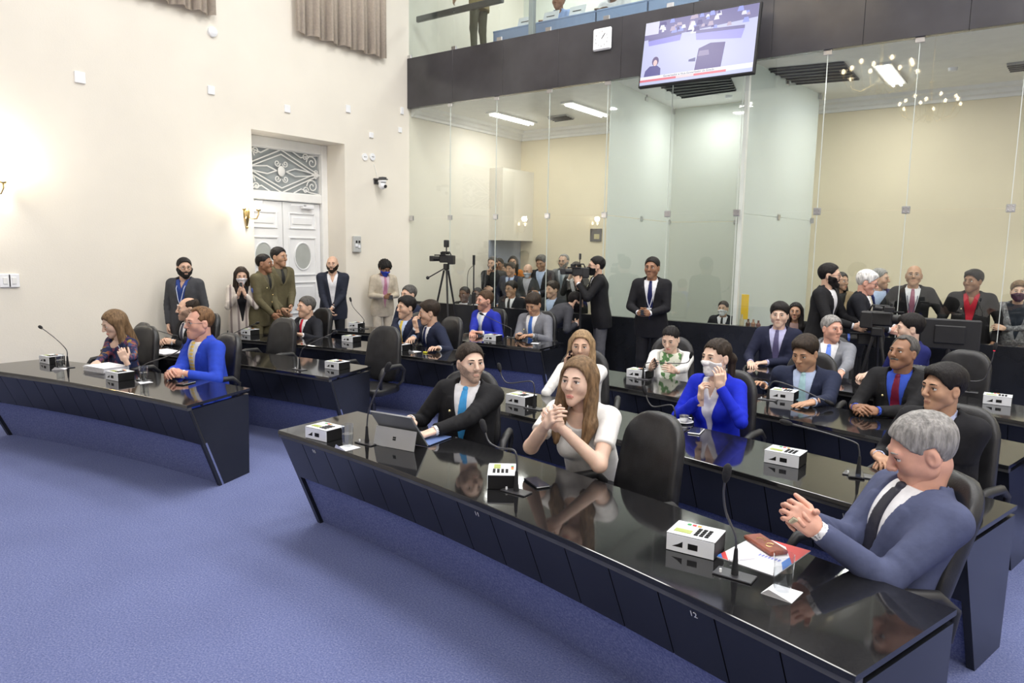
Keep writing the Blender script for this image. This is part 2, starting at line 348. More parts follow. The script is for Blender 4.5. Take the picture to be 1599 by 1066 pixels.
# ------------------------------------------------------------------ door with transom
DX = WALL_X-.52
dz_t0 = float(at_x(398, 297, DX)[2]); dz_t1 = DZ1-.16; dz_d = float(at_x(398, 311, DX)[2])
d = thing('door_1', 'tall white double door with iron scrollwork transom', None, (0, 0, 0), kind='structure')
yc = (DY0+DY1)/2; dw = (DY1-DY0)
mb = MB()
for y in (DY0+.06, DY1-.06): mb.box((DX+.02, y, DZ1/2), (.14, .12, DZ1), bev=.01)
mb.box((DX+.02, yc, (dz_t0+dz_d)/2), (.13, dw-.242, max(.12, dz_t0-dz_d)), bev=.01).box((DX+.02, yc, DZ1-.08), (.13, dw-.242, .16), bev=.01)
mb.build('door_frame', m_white, d)
m_panel = mat('white_door_gloss', (.84, .85, .86), .35, noise=.02)
for sgn in (-1, 1):
    lw_ = dw/2-.12; y = yc+sgn*lw_/2
    leaf = MB().box((DX, y, dz_d/2), (.05, lw_-.012, dz_d-.02), bev=.004).build('door_leaf', m_panel, d)
    for z0, z1 in ((.15, .75), (.85, 1.35), (1.95+.28, dz_d-.18)):
        pm = MB()
        for (yy, zz, sy, sz) in ((y, z0, lw_-.24, .03), (y, z1, lw_-.24, .03), (y-(lw_-.24)/2, (z0+z1)/2, .03, z1-z0), (y+(lw_-.24)/2, (z0+z1)/2, .03, z1-z0)):
            pm.box((DX+.032, yy, zz), (.025, sy-.034 if sy > .1 else .03, sz+.03 if sz > .1 else .03), bev=.008)
        pm.box((DX+.03, y, (z0+z1)/2), (.02, lw_-.36, z1-z0-.12), bev=.008)
        pm.build('door_panel', m_panel, leaf)
    # oval glazed light
    oz = float(at_x(475, 400, DX)[2]); pm = MB(); ov = [(math.cos(t), math.sin(t)) for t in np.linspace(0, 2*math.pi, 25)[:-1]]
    pm.add([(DX+.031, y+a*.155, oz+b*.21) for a, b in ov], [tuple(range(24))]); pm.build('oval_glass', mat('grey_obscure_glass', (.42, .44, .42), .3, noise=.05), leaf)
    pm = MB().tube([(DX+.03, y+a*.165, oz+b*.22) for a, b in ov+ov[:1]], .014, 6); pm.build('oval_moulding', m_panel, leaf, True)
    pm = MB()
    for (zz, sz) in ((oz-.3, .03), (oz+.3, .03)): pm.box((DX+.032, y, zz), (.025, lw_-.2, sz), bev=.006)
    for s2 in (-1, 1): pm.box((DX+.032, y+s2*(lw_-.22)/2, oz), (.025, .03, .6), bev=.006)
    pm.build('door_panel', m_panel, leaf)
MB().box((DX+.04, yc, 1.05), (.04, .03, .12), bev=.01).build('door_handle', m_brass, d)
MB().box((DX+.07, yc+.45, dz_d-.07), (.08, .22, .06), bev=.008).box((DX+.1, yc+.25, dz_d-.05), (.02, .3, .02)).build('door_closer', m_plastic, d)
MB().box((DX-.03, yc, (dz_t0+dz_t1)/2), (.01, dw-.2, dz_t1-dz_t0)).build('transom_glass', mat('transom_glass', (.36, .39, .40), .25, noise=.05), d)
# scrollwork
gm = MB(); zc = (dz_t0+dz_t1)/2; hw, hh = (dw-.24)/2, (dz_t1-dz_t0)/2
T = lambda a, b: (DX+.02, yc+a*hw, zc+b*hh)
def bar(pts, r=.011): gm.tube([T(*p) for p in pts], r, 5)
def spiral(a, b, s, turns=1.4, flip=1, ph=0):
    bar([(a+flip*s*(1-t/ (turns*2*math.pi)*.85)*math.cos(t+ph)*hh/hw, b+s*(1-t/(turns*2*math.pi)*.85)*math.sin(t+ph)) for t in np.linspace(0, turns*2*math.pi, 18)], .010)
for s1 in (-1, 1):
    for k in (.0, .16): bar([(s1*(1-k), 0), (0, 1-k*1.3)]); bar([(s1*(1-k), 0), (0, -1+k*1.3)])
    bar([(s1*.12, 0), (s1*.35, .18), (s1*.62, .12), (s1*.95, 0)]); bar([(s1*.12, 0), (s1*.35, -.18), (s1*.62, -.12), (s1*.95, 0)])
    for s2 in (-1, 1):
        spiral(s1*.80, s2*.58, .34, 1.5, -s1, 0); spiral(s1*.10, s2*.36, .17, 1.4, s1, math.pi); spiral(s1*.62, s2*.80, .18, 1.3, s1, 0); spiral(s1*.9, s2*.12, .12, 1.2, s1, 0)
        bar([(s1*.3, s2*.98), (s1*.5, s2*.75), (s1*.75, s2*.9), (s1*.98, s2*.95)])
gm.sphere(T(0, 0), (.02, .07, .085), 10, 6); gm.tube([T(-1, 1), T(1, 1), T(1, -1), T(-1, -1), T(-1, 1)], .012, 5)
gm.build('scroll_grille', m_white, d, True)
# ------------------------------------------------------------------ curtains
def curtain(name, y0, y1, z0, z1, label):
    mb = MB(); n = 70; vs = []
    for i in range(n+1):
        t = i/n; y = y0+(y1-y0)*t; x = WALL_X+.10+.035*math.sin(t*38)+.02*math.sin(t*91+1); zb = z0+.012*math.sin(t*38+1)
        vs += [(x, y, zb), (x, y, z1), (x-.012, y, zb), (x-.012, y, z1)]
    fs = []
    for i in range(n):
        a = i*4; b = a+4; fs += [(a, b, b+1, a+1), (a+2, a+3, b+3, b+2), (a, a+2, b+2, b)]
    mb.add(vs, fs); o = mb.build(name, m_curt, None, 'all'); tag(o, label, 'curtain'); return o
c0, c1 = at_x(463, 52, WALL_X+.1), at_x(604, 92, WALL_X+.1)
curtain('curtain', c0[1], c1[1], c1[2], 7.6, 'wide pleated beige curtain hanging high on cream wall above the door')
c2, c3 = at_x(225, 2, WALL_X+.1), at_x(338, 25, WALL_X+.1)
curtain('curtain', c2[1]-.6, c3[1], c3[2], 7.6, 'beige curtain end hanging at the top edge, left of the wider curtain')
# ------------------------------------------------------------------ wall plates, intercom, sockets
for i, (px, py, w_, h_, lb) in enumerate([(124, 121, .12, .13, 'white blank plate on cream wall, leftmost of the high plates'), (329, 141, .10, .11, 'white blank plate on cream wall below the narrow curtain end'),
        (448, 170, .10, .11, 'white blank plate high on wall above the door transom'), (543, 170, .09, .12, 'white blank plate high on wall right of the door'),
        (579, 211, .09, .09, 'white blank plate just above the round sockets'), (627, 173, .07, .12, 'upper white plate beside the black band end'), (624, 203, .08, .09, 'lower white plate under the black band end'),
        (7, 438, .11, .15, 'white light switch plate at the left edge of the wall'), (21, 438, .11, .15, 'white light switch plate, right one of the low pair')]):
    p = at_x(px, py, WALL_X); o = MB().box((.012, 0, 0), (.024, w_, h_), bev=.005).build('wall_plate', m_plastic, None, loc=tuple(p)); tag(o, lb, 'wall plate', 'white plates on the cream wall')
    if i >= 7: MB().box((.027, 0, 0), (.008, w_*.4, h_*.5), bev=.003).build('rocker', m_white, o)
for px, lb in ((569, 'round white wall socket with holes, left of the pair'), (581, 'round white socket with camera plug, right of the pair')):
    p = at_x(px, 245, WALL_X); mb = MB(); mb.tube([(0, 0, 0), (.02, 0, 0)], .06, 16); o = mb.build('wall_socket', m_plastic, None, True, tuple(p)); tag(o, lb, 'socket')
    MB().tube([(.018, -.015, 0), (.024, -.015, 0)], .008, 8).tube([(.018, .015, 0), (.024, .015, 0)], .008, 8).build('socket_hole', m_rub, o)
p = at_x(555, 381, WALL_X); o = thing('intercom', 'grey wall intercom box beside the white door', 'intercom', tuple(p))
MB().box((.03, 0, 0), (.06, .16, .27), bev=.008).build('case', mat('intercom_grey', (.50, .51, .50), .4, noise=.05), o)
for s_ in (-.03, .03):
    MB().box((.065, s_, .04), (.02, .03, .04), bev=.004).build('button', m_rub, o); MB().box((.065, s_, -.02-(s_ > 0)*.02), (.02, .045, .05), bev=.004).build('label_plate', m_plastic, o)
# round detector
p = at_x(331, 50, WALL_X); o = MB().tube([(0, 0, 0), (.03, 0, 0), (.05, 0, 0)], [.07, .065, .03], 16).build('detector', m_plastic, None, True, tuple(p)); tag(o, 'small round white detector on cream wall under the curtain end', 'detector')
# dome camera on bracket
p = at_x(588, 283, WALL_X); o = thing('security_camera', 'white pan tilt camera on a dark bracket right of the door', 'camera', tuple(p))
MB().box((.1, 0, .03), (.2, .16, .02), bev=.004).box((.01, 0, .0), (.02, .14, .1), bev=.004).box((.15, .0, .05), (.1, .1, .03), bev=.006).build('bracket', m_steel, o)
MB().lathe([(.0, -.015), (.07, -.01), (.075, .0), (.07, .02), (0, .02)], (.14, 0, -.01), 16).build('mount_ring', m_plastic, o, True)
MB().sphere((.14, 0, -.08), .065, 14, 8).box((.14, -.055, -.05), (.05, .02, .08), bev=.006).box((.14, .055, -.05), (.05, .02, .08), bev=.006).build('camera_head', m_plastic, o, True)
MB().tube([(.19, .01, -.09), (.215, .012, -.095)], .028, 12).build('lens', m_rub, o, True)
MB().tube([(.0, -.06, .28), (.02, -.03, .16), (.03, .0, .06)], .005, 5).build('cable', m_white, o)
# ------------------------------------------------------------------ sconces
def sconce(p, n, label, energy=26):
    rz = math.atan2(n[1], n[0]); o = thing('wall_sconce', label, 'wall lamp', tuple(p), rz, 'gilt wall sconces')
    MB().lathe([(.0, -.2), (.012, -.19), (.02, -.15), (.035, -.1), (.05, 0), (.04, .07), (.02, .11), (.0, .13)], (.015, 0, 0), 12).sphere((.015, 0, -.21), .02, 8, 6).build('backplate', m_brass, o, True)
    for s1 in (-1, 1):
        MB().tube([(.02, 0, -.03), (.06, s1*.05, -.09), (.11, s1*.10, -.08), (.13, s1*.12, -.02), (.13, s1*.12, .03)], .009, 8).lathe([(.01, .02), (.032, .035), (.036, .05), (.02, .052)], (.13, s1*.12, 0), 10).build('arm', m_brass, o, True)
        MB().lathe([(.012, .05), (.042, .08), (.055, .13), (.06, .17)], (.13, s1*.12, 0), 12, cap=False).build('glass_shade', glass_mat('shade_glass', (1, .95, .85), .08, .1, .35, (1, .93, .8)), o, True)
        MB().lathe([(.01, .05), (.022, .075), (.02, .11), (.005, .13)], (.13, s1*.12, 0), 10).build('bulb', m_bulb, o, True)
    l = bpy.data.lights.new('sconce_light', 'POINT'); l.energy = energy; l.color = (1, .93, .82); l.shadow_soft_size = .06
    lo = bpy.data.objects.new('sconce_light', l); COL.objects.link(lo); lo.parent = o; lo.location = (.19, 0, .2)
    return o
sconce(at_x(384, 332, WALL_X), (1, 0), 'gilt two-arm wall sconce just left of the white door')
sconce(at_x(-22, 290, WALL_X), (1, 0), 'gilt wall sconce at the far left edge of the cream wall', 34)
sconce(at_y(815, 352, BACK_Y), (0, -1), 'gilt wall sconce on the gallery back wall near the bulkhead', 10)
# ------------------------------------------------------------------ gallery ceiling fittings
for i, (x, y) in enumerate(LOW_LIGHTS):
    o = thing('tube_lamp', ['bright fluorescent fitting on the gallery ceiling, left of two near the band', 'bright fluorescent fitting beside the frosted vestibule', 'bright fluorescent fitting above the right glass panes'][i], 'ceiling lamp', (x, y, LOW_CEIL), 0, 'gallery fluorescent lamps')
    MB().box((0, 0, -.015), (.24, 1.35, .03), bev=.005).build('housing', m_white, o)
    for dx in (-.05, .05): MB().tube([(dx, -.62, -.05), (dx, .62, -.05)], .016, 8).build('tube', m_lamp, o, True)
def ceil_patch(name, px, z, m, label, cat, slats=0, frame=True):
    P = [at_z(x, y, z) for x, y in px]; c = sum(P)/4; o = thing(name, label, cat, tuple(c))
    mb = MB(); mb.hexa([Vector(q-c) + Vector((0, 0, -.02)) for q in P], [Vector(q-c) + Vector((0, 0, .0)) for q in P]); mb.build('grille_plate', m, o)
    for k in range(slats):
        t = (k+.5)/slats; a = Vector(P[0]-c).lerp(Vector(P[3]-c), t); b = Vector(P[1]-c).lerp(Vector(P[2]-c), t); MB().tube([a+Vector((0, 0, -.03)), b+Vector((0, 0, -.03))], .012, 4).build('slat', m_steel, o)
    return o
m_grille = mat('dark_ceiling_grille', (.05, .055, .06), .6, noise=.2)
ceil_patch('ceiling_grille', [(1200, 107), (1318, 96), (1342, 123), (1237, 131)], LOW_CEIL-.005, m_grille, 'dark square ceiling grille behind the glass right of the television', 'grille', 6)
ceil_patch('ceiling_grille', [(1020, 128), (1140, 118), (1150, 140), (1068, 152)], LOW_CEIL-.005, m_grille, 'dark square ceiling grille below the television', 'grille', 6)
ceil_patch('ceiling_vent', [(855, 182), (884, 178), (897, 184), (868, 188)], LOW_CEIL-.005, mat('grey_vent', (.4, .4, .4), .5, noise=.1), 'small grey air vent between the two left fluorescent fittings', 'vent', 4)
ceil_patch('ceiling_vent', [(1572, 99), (1599, 96), (1606, 107), (1578, 110)], LOW_CEIL-.005, MATS['grey_vent'], 'small grey air vent at the right edge of the gallery ceiling', 'vent', 4)
o = thing('downlight', 'round white recessed downlight in the vestibule ceiling', 'ceiling lamp', (pd[0], pd[1], LOW_CEIL))
MB().lathe([(.10, -.012), (.13, -.012), (.13, 0), (.1, 0)], n=20).build('ring', m_white, o); MB().lathe([(.0, -.004), (.1, -.004)], n=20, cap=False).build('lens', m_lamp, o)
p = at_z(1138, 149, LOW_CEIL); o = MB().lathe([(.0, -.05), (.05, -.04), (.06, 0)], n=14, cap=False).build('smoke_detector', m_plastic, None, True, tuple(p)); tag(o, 'white dome smoke detector beside the vestibule downlight', 'detector')
p = at_z(1488, 106, LOW_CEIL); o = MB().lathe([(.0, -.05), (.05, -.04), (.06, 0)], n=14, cap=False).build('smoke_detector', m_plastic, None, True, tuple(p)); tag(o, 'white dome smoke detector on the right gallery ceiling', 'detector')
p = at_y(931, 367, BACK_Y); o = thing('notice_board', 'small grey framed notice on the gallery wall beside the frosted glass', 'notice', (p[0], BACK_Y, p[2]))
MB().box((0, -.015, 0), (.26, .03, .26), bev=.005).build('frame', m_steel, o); MB().box((.03, -.033, -.03), (.12, .006, .1)).build('plate', mat('brass_plate', (.5, .45, .25), .4, noise=.1), o)
# ------------------------------------------------------------------ housings of the added ceiling fill lights, chandeliers of the hall
for i, (x, y) in enumerate(CEIL_FILLS):
    rw = {7.4: 'row nearest the glass', 4.0: 'second row from the glass', -1.0: 'third row from the glass', -5.0: 'rearmost row'}[y]; k_ = sorted(a for a, b in CEIL_FILLS if b == y).index(x)
    o = thing('ceiling_fill_panel', 'added square ceiling fill panel, %s, %s from the left wall' % (rw, ['first', 'second', 'third', 'fourth', 'fifth'][k_]), 'ceiling lamp', (x, y, CEIL_Z), 0, 'added hall ceiling fill panels')
    MB().box((0, 0, -.02), (1.6, 1.6, .04), bev=.01).build('housing', m_white, o)
def chandelier(x, y, z, label):
    o = thing('chandelier', label, 'chandelier', (x, y, z), 0, 'gilt chandeliers in a row')
    MB().lathe([(.02, -.35), (.06, -.3), (.05, -.2), (.11, -.1), (.05, .0), (.09, .12), (.04, .2), (.03, .6), (.06, .65), (.02, .72)], n=12).tube([(0, 0, .7), (0, 0, CEIL_Z-z)], .012, 6).build('stem', m_brass, o, True)
    for k in range(12):
        a = 2*math.pi*k/12; R = .72 if k % 2 else .55; zz = .02 if k % 2 else .16
        am = MB(); f = lambda r, h: (r*math.cos(a), r*math.sin(a), h)
        am.tube([f(.05, -.1), f(R*.5, -.28), f(R*.85, -.2), f(R, -.05+zz), f(R, .03+zz)], .012, 6); arm = am.build('arm', m_brass, o, True)
        MB().lathe([(.02, 0), (.06, .04), (.075, .10)], f(R, .03+zz), 10, cap=False).build('glass_shade', MATS['shade_glass'], arm, True)
        MB().sphere(f(R, .10+zz), (.036, .036, .05), 8, 6).build('bulb', m_bulb, arm, True)
    l = bpy.data.lights.new('chandelier_light', 'POINT'); l.energy = 45; l.color = (1, .9, .72); l.shadow_soft_size = .03
    lo = bpy.data.objects.new('chandelier_light', l); COL.objects.link(lo); lo.parent = o; lo.location = (0, 0, .45)
chandelier(-3.0, 6.9, 5.55, 'gilt chandelier nearest the glass partition')
chandelier(-3.0, 2.4, 5.55, 'gilt chandelier above the middle of the hall')
chandelier(-2.6, -2.0, 5.6, 'gilt chandelier at the rear of the hall')
# ------------------------------------------------------------------ television
TA, TB = at_y(1005, 82, 9.18), at_y(1183, 60, 9.18)
tw = float(TB[0]-TA[0]); th = tw*9/16; tc_ = ((TA[0]+TB[0])/2, 9.15, float((at_y(1095, 18, 9.18)[2]+at_y(1092, 127, 9.18)[2])/2))
tv = thing('television', 'large wall television showing the session, hung on the black band', 'television', tc_); tv.rotation_euler = (math.radians(-9), 0, 0)
MB().box((0, .03, 0), (tw+.03, .06, th+.03), bev=.008).build('case', m_rub, tv)
MB().box((0, .2, .05), (.5, .3, .08)).box((0, .09, .05), (.4, .08, .4), bev=.01).build('wall_bracket', m_steel, tv)
def scr(color, e=.95): return mat('screen_%02d%02d%02d' % tuple(int(c*99) for c in color), (.015, .015, .02), .25, emis=color, estr=e, noise=.05, nscale=9)
sc = MB().box((0, -.004, 0), (tw-.02, .004, th-.02)).build('screen', scr((.62, .64, .92)), tv)
U = lambda u, v, e=.0: ((u-.5)*(tw-.02), -.0075-e, (v-.5)*(th-.02))
def spoly(pts, col, e=0., name='screen_picture'): 
    n = len(pts); MB().add([U(u, v, e) for u, v in pts], [tuple(range(n))]).build(name, scr(col), sc)
spoly([(0, .72), (1, .80), (1, 1), (0, 1)], (.22, .2, .42)); spoly([(.0, .80), (.13, .80), (.13, 1), (0, 1)], (.78, .78, .95), .0003)
for i in range(46):
    u, v = rng.uniform(.15, .98), rng.uniform(.74, .97); s_ = rng.uniform(.012, .03); c = [(.85, .85, 1), (.35, .4, .95), (.12, .1, .3), (.55, .45, .6)][i % 4]
    spoly([(u-s_, v-s_), (u+s_, v-s_), (u+s_*.6, v+s_*1.6), (u-s_*.6, v+s_*1.6)], c, .0004+.00002*i)
spoly([(.04, .70), (.35, .73), (.35, .76), (.04, .74)], (.2, .18, .4), .002); spoly([(.05, .62), (.34, .64), (.35, .73), (.04, .70)], (.35, .33, .85), .0021)
spoly([(.48, .70), (.9, .66), (.9, .71), (.48, .75)], (.2, .18, .4), .002); spoly([(.49, .60), (.88, .52), (.9, .66), (.48, .70)], (.4, .38, .9), .0021)
spoly([(.5, .12), (.73, .12), (.75, .50), (.62, .52), (.52, .46)], (.13, .1, .3), .0022); spoly([(.44, .28), (.50, .27), (.5, .33), (.44, .31)], (.1, .1, .3), .0023); spoly([(.52, .34), (.62, .34), (.61, .42), (.53, .42)], (.3, .25, .45), .0024)
spoly([(.03, .10), (.19, .10), (.185, .24), (.15, .29), (.08, .29), (.04, .22)], (.12, .11, .34), .0022)
spoly([(.08+.05*1.0+.032*math.cos(t), .36+.075*math.sin(t)) for t in np.linspace(0, 6.28, 13)[:-1]], (.15, .1, .25), .0023); spoly([(.13+.019*math.cos(t), .335+.05*math.sin(t)) for t in np.linspace(0, 6.28, 13)[:-1]], (.9, .65, .65), .0025)
spoly([(0, .055), (1, .055), (1, .13), (0, .13)], (.93, .93, 1), .003); spoly([(0, .0), (1, .0), (1, .055), (0, .055)], (.6, .65, .9), .003)
spoly([(0, .045), (.78, .045), (.78, .08), (0, .08)], (.85, .2, .25), .0032)
tm = text_mesh('Governador e Vice-Governador do Estado', .040); tm.materials.append(scr((.15, .15, .35), .2)); o = link('ticker_text', tm, sc, U(.45, .105, .0035), (math.radians(90), 0, 0))
spoly([(.34, .048), (.50, .048), (.50, .077), (.34, .077)], (.97, .75, .78), .0034)
# ------------------------------------------------------------------ clock
p = at_y(940, 61, GLASS_Y-.03); o = thing('wall_clock', 'square white wall clock on the black band beside the television', 'clock', (p[0], GLASS_Y, p[2]))
MB().box((0, -.02, 0), (.30, .04, .31), bev=.02).build('case', m_plastic, o)
MB().box((0, -.042, 0), (.26, .004, .27)).build('dial', mat('clock_dial', (.92, .92, .95), .4, noise=.02), o)
for k in range(12):
    a = math.radians(30*k); tm = text_mesh(str(12 if k == 0 else k), .03); tm.materials.append(m_rub); link('numeral', tm, o, (math.sin(a)*.1, -.046, math.cos(a)*.1), (math.radians(90), 0, 0))
for a, L_ in ((38, .09), (35, .06)): MB().tube([(0, -.048, 0), (math.sin(math.radians(a))*L_, -.048, math.cos(math.radians(a))*L_)], .004, 5).build('hand', m_rub, o)
# ------------------------------------------------------------------ balcony furniture
m_bdesk = mat('pale_blue_desk_panel', (.28, .36, .58), .5, noise=.06)
XL = [float(at_y(px, 60, 10.5)[0]) for px in (770, 836, 930, 1010, 1090)]
for i, (a, b) in enumerate(zip(XL[:-1], XL[1:])):
    o = thing('balcony_desk', 'pale blue balcony desk, number %s from the left' % ['one', 'two', 'three', 'four'][i], 'desk', ((a+b)/2, 10.5, 5.15), 0, 'balcony desks')
    MB().box((0, 0, .295), (b-a-.03, .04, .59), bev=.006).build('front_panel', m_bdesk, o); MB().box((0, .25, .60), (b-a-.02, .55, .03), bev=.006).build('worktop', m_bdesk, o)
for i, px in enumerate((818, 858, 899)):
    p = at_y(px, 35, 10.62); q = MB().box((0, 0, .10), (.30, .012, .2), rot=Matrix.Rotation(math.radians(-18), 3, 'X')).box((0, .05, .004), (.3, .12, .008)).build('reserved_sign', mat('paper_white', (.88, .88, .92), .6, noise=.02), None, loc=(p[0], 10.66, 5.77)); tag(q, ['white paper sign on the blue balcony desk, left one', 'white paper sign on the blue balcony desk, middle one', 'white paper sign on the blue balcony desk, right one'][i], 'sign')
    MB().box((0, -.012, .11), (.16, .004, .012), rot=Matrix.Rotation(math.radians(-18), 3, 'X')).build('lettering', m_rub, q)
# white slatted balcony door behind
p = at_y(720, 40, 12.9); o = thing('door_3', 'pale slatted balcony door', None, (p[0], BACK_Y, 5.15), kind='structure')
MB().box((0, -.03, 1.1), (1.0, .06, 2.2), bev=.01).build('leaf', mat('pale_blue_door', (.62, .68, .85), .5, noise=.04), o)
for k in range(9): MB().box((0, -.07, .2+k*.22), (.8, .02, .17), bev=.005).build('slat', MATS['pale_blue_door'], o)
# ================================================================== DESKS
ROW_Y = [2.85, 4.32, 5.80, 7.27]
YF = lambda row, x: ROW_Y[row] - (x+4.7)**2/28.0
TOP_Z, DEPTH = .735, .72
def desk(row, xl, xr, dl, dr, label, numbers=()):
    """front edge from xl to xr, back edge from xl+dl to xr+dr"""
    o = thing('curved_desk', label, 'desk', ((xl+xr)/2, YF(row, (xl+xr)/2)+.3, 0), 0, 'black curved desk rows')
    ox, oy = o.location.x, o.location.y
    def P(x, off, z): return Vector((x-ox, YF(row, x)+off-oy, z))
    def XY(t, off): return (xl+dl*off/DEPTH)*(1-t) + (xr+dr*off/DEPTH)*t
    n = max(4, int((xr-xl)/.3)); ts = [i/n for i in range(n+1)]
    def strip(name, prof, m, t0=0., t1=1., steps=None, smooth=False):   # prof: closed loop of (off, z)
        k = steps or n; mb = MB(); L_ = len(prof); vs = []
        for i in range(k+1):
            t = t0+(t1-t0)*i/k
            for off, z in prof: vs.append(P(XY(t, off), off, z))
        fs = [(i*L_+j, i*L_+(j+1) % L_, (i+1)*L_+(j+1) % L_, (i+1)*L_+j) for i in range(k) for j in range(L_)]
        fs += [tuple(range(L_)), tuple(k*L_+j for j in range(L_))]
        mb.add(vs, fs); return mb.build(name, m, o, smooth)
    strip('worktop', [(0, TOP_Z-.022), (.004, TOP_Z-.002), (.008, TOP_Z), (DEPTH-.004, TOP_Z), (DEPTH, TOP_Z-.004), (DEPTH, TOP_Z-.022)], m_top)
    strip('edge_trim', [(.012, TOP_Z-.045), (.004, TOP_Z-.0425), (.004, TOP_Z-.023), (.05, TOP_Z-.0225), (.05, TOP_Z-.045)], m_edge)
    sl = lambda z: .018 + (TOP_Z-.045-z)/.69*.30
    np_ = max(3, int(round((xr-xl)/.245)))
    for i in range(np_):
        a, b = i/np_+.0025/(xr-xl)*1.2, (i+1)/np_-.0025/(xr-xl)*1.2
        strip('fascia_board', [(sl(.385), .385), (sl(.69), .69), (sl(.69)+.02, .69), (sl(.385)+.02, .385)], m_black, a, b, 1)
    strip('fascia_backing', [(sl(.39)+.022, .39), (sl(.688)+.022, .688), (sl(.688)+.034, .688), (sl(.39)+.034, .39)], m_rub)
    strip('carpet_panel', [(sl(.0)+.03, .0), (sl(.395)+.03, .395), (sl(.395)+.05, .395), (sl(0)+.05, .0)], m_carpet)
    for e, (x, dx) in enumerate(((xl, dl), (xr, dr))):
        s = -1 if e == 0 else 1
        def Q(off, z, k): xx = x+dx*off/DEPTH - s*k; return P(xx, off, z)
        prof = [(sl(0)+.0, .0), (DEPTH-.04, .0), (DEPTH-.02, TOP_Z-.045), (.02, TOP_Z-.045)]
        MB().hexa([Q(a, z, 0.0) for a, z in prof], [Q(a, z, .035) for a, z in prof]).build('end_panel', m_black, o)
    rz = 0
    for num, x in numbers:
        tm = text_mesh(num, .036); tm.materials.append(mat('number_silver', (.75, .75, .75), .4, noise=.03))
        sl_ = -(x+4.7)/14.0; z = .655; q = P(x, sl(z)-.0025, z)
        N_ = link('number_plate', tm, o, q, (math.radians(90)+math.atan(.30/.69), 0, math.atan(sl_)))
    return o
desk(0, -3.98, -.33, -.03, .2, 'front curved black desk row of the right block, nearest the camera', (('10', -3.62), ('11', -2.13), ('12', -.90)))
desk(1, -3.75, -.16, -.05, .17, 'second curved black desk row of the right block, numbered 14', (('14', -.68),))
desk(2, -3.55, -.05, -.05, .15, 'third curved black desk row of the right block')
desk(3, -2.35, .9, -.05, .15, 'rearmost curved black desk row of the right block')
desk(0, -8.3, -5.12, 0, -.25, 'front curved black desk row of the left block')
desk(1, -8.6, -5.26, 0, -.2, 'second curved black desk row of the left block')
desk(2, -8.6, -5.05, 0, -.1, 'third curved black desk row of the left block')
desk(3, -8.3, -4.89, 0, -.1, 'rearmost curved black desk row of the left block')
# ================================================================== CHAIRS
def superprof(hw, hh, r, n=6):
    out = []
    for cx, cz, a0 in ((hw-r, hh-r, 0), (-hw+r, hh-r, 90), (-hw+r, -hh+r, 180), (hw-r, -hh+r, 270)):
        for i in range(n+1):
            a = math.radians(a0+90*i/n); out.append((cx+r*math.cos(a), cz+r*math.sin(a)))
    return out
def pad(w, h, t, r, curve=0., taper=0.):
    """upholstered pad in XZ plane, thickness along Y, softly pillowed"""
    mb = MB(); pr = superprof(w/2, h/2, r); n = len(pr); rings = [(.80, -t/2), (.95, -t*.42), (1.0, -t*.2), (1.0, t*.2), (.95, t*.42), (.80, t/2)]
    vs = []; fs = []
    for s, y in rings:
        for x, z in pr:
            k = 1+taper*(z/h); xx = x*s*k; zz = z*s if abs(z) < h else z; vs.append((xx, y+curve*(xx/w*2)**2, zz))
    m = len(rings)
    for i in range(m-1):
        for k in range(n): fs.append((i*n+k, i*n+(k+1) % n, (i+1)*n+(k+1) % n, (i+1)*n+k))
    c0 = len(vs); vs.append((0, -t/2-.006, 0)); vs.append((0, t/2+.006, 0))
    for k in range(n): fs.append((c0, (k+1) % n, k)); fs.append((c0+1, (m-1)*n+k, (m-1)*n+(k+1) % n))
    return mb.add(vs, fs)
chair_parts = {}
def chair_meshes():
    b = pad(.45, .62, .085, .17, .05, -.16).mesh('backrest', m_leather, 'all')
    s = pad(.49, .49, .085, .13).mesh('seat', m_leather, 'all')
    ar = []
    for sg in (-1, 1):
        mb = MB(); mb.tube([(sg*.25, -.10, .44), (sg*.30, -.14, .50), (sg*.31, -.15, .62), (sg*.305, -.08, .675), (sg*.30, .08, .68), (sg*.295, .20, .665), (sg*.29, .25, .60), (sg*.27, .22, .46)], [.016, .017, .02, .026, .028, .026, .02, .016], 8)
        ar.append(mb.mesh('armrest', m_chairplastic, 'all'))
    col = MB().lathe([(.03, .09), (.03, .24), (.022, .24), (.022, .36)], n=12).box((0, 0, .365), (.22, .22, .03), bev=.008).mesh('gas_column', m_steel, True)
    leg = MB().add([(.03, -.03, .10), (.03, .03, .10), (.30, .018, .075), (.30, -.018, .075), (.03, -.025, .06), (.03, .025, .06), (.30, .014, .05), (.30, -.014, .05)], [(0, 1, 2, 3), (7, 6, 5, 4), (0, 4, 5, 1), (1, 5, 6, 2), (2, 6, 7, 3), (3, 7, 4, 0)]).mesh('base_leg', m_chairplastic)
    cas = MB().tube([(-.0, -.022, 0), (-.0, -.006, 0)], .027, 10).tube([(0, .006, 0), (0, .022, 0)], .027, 10).tube([(0, 0, 0), (0, 0, .03)], .007, 6).mesh('caster', m_rub, True)
    spine = MB().tube([(0, -.14, .40), (0, -.27, .46), (0, -.30, .62), (0, -.29, .80)], [.03, .03, .028, .02], 6).mesh('back_support', m_chairplastic, 'all')
    return b, s, ar, col, leg, cas, spine
CH = chair_meshes()
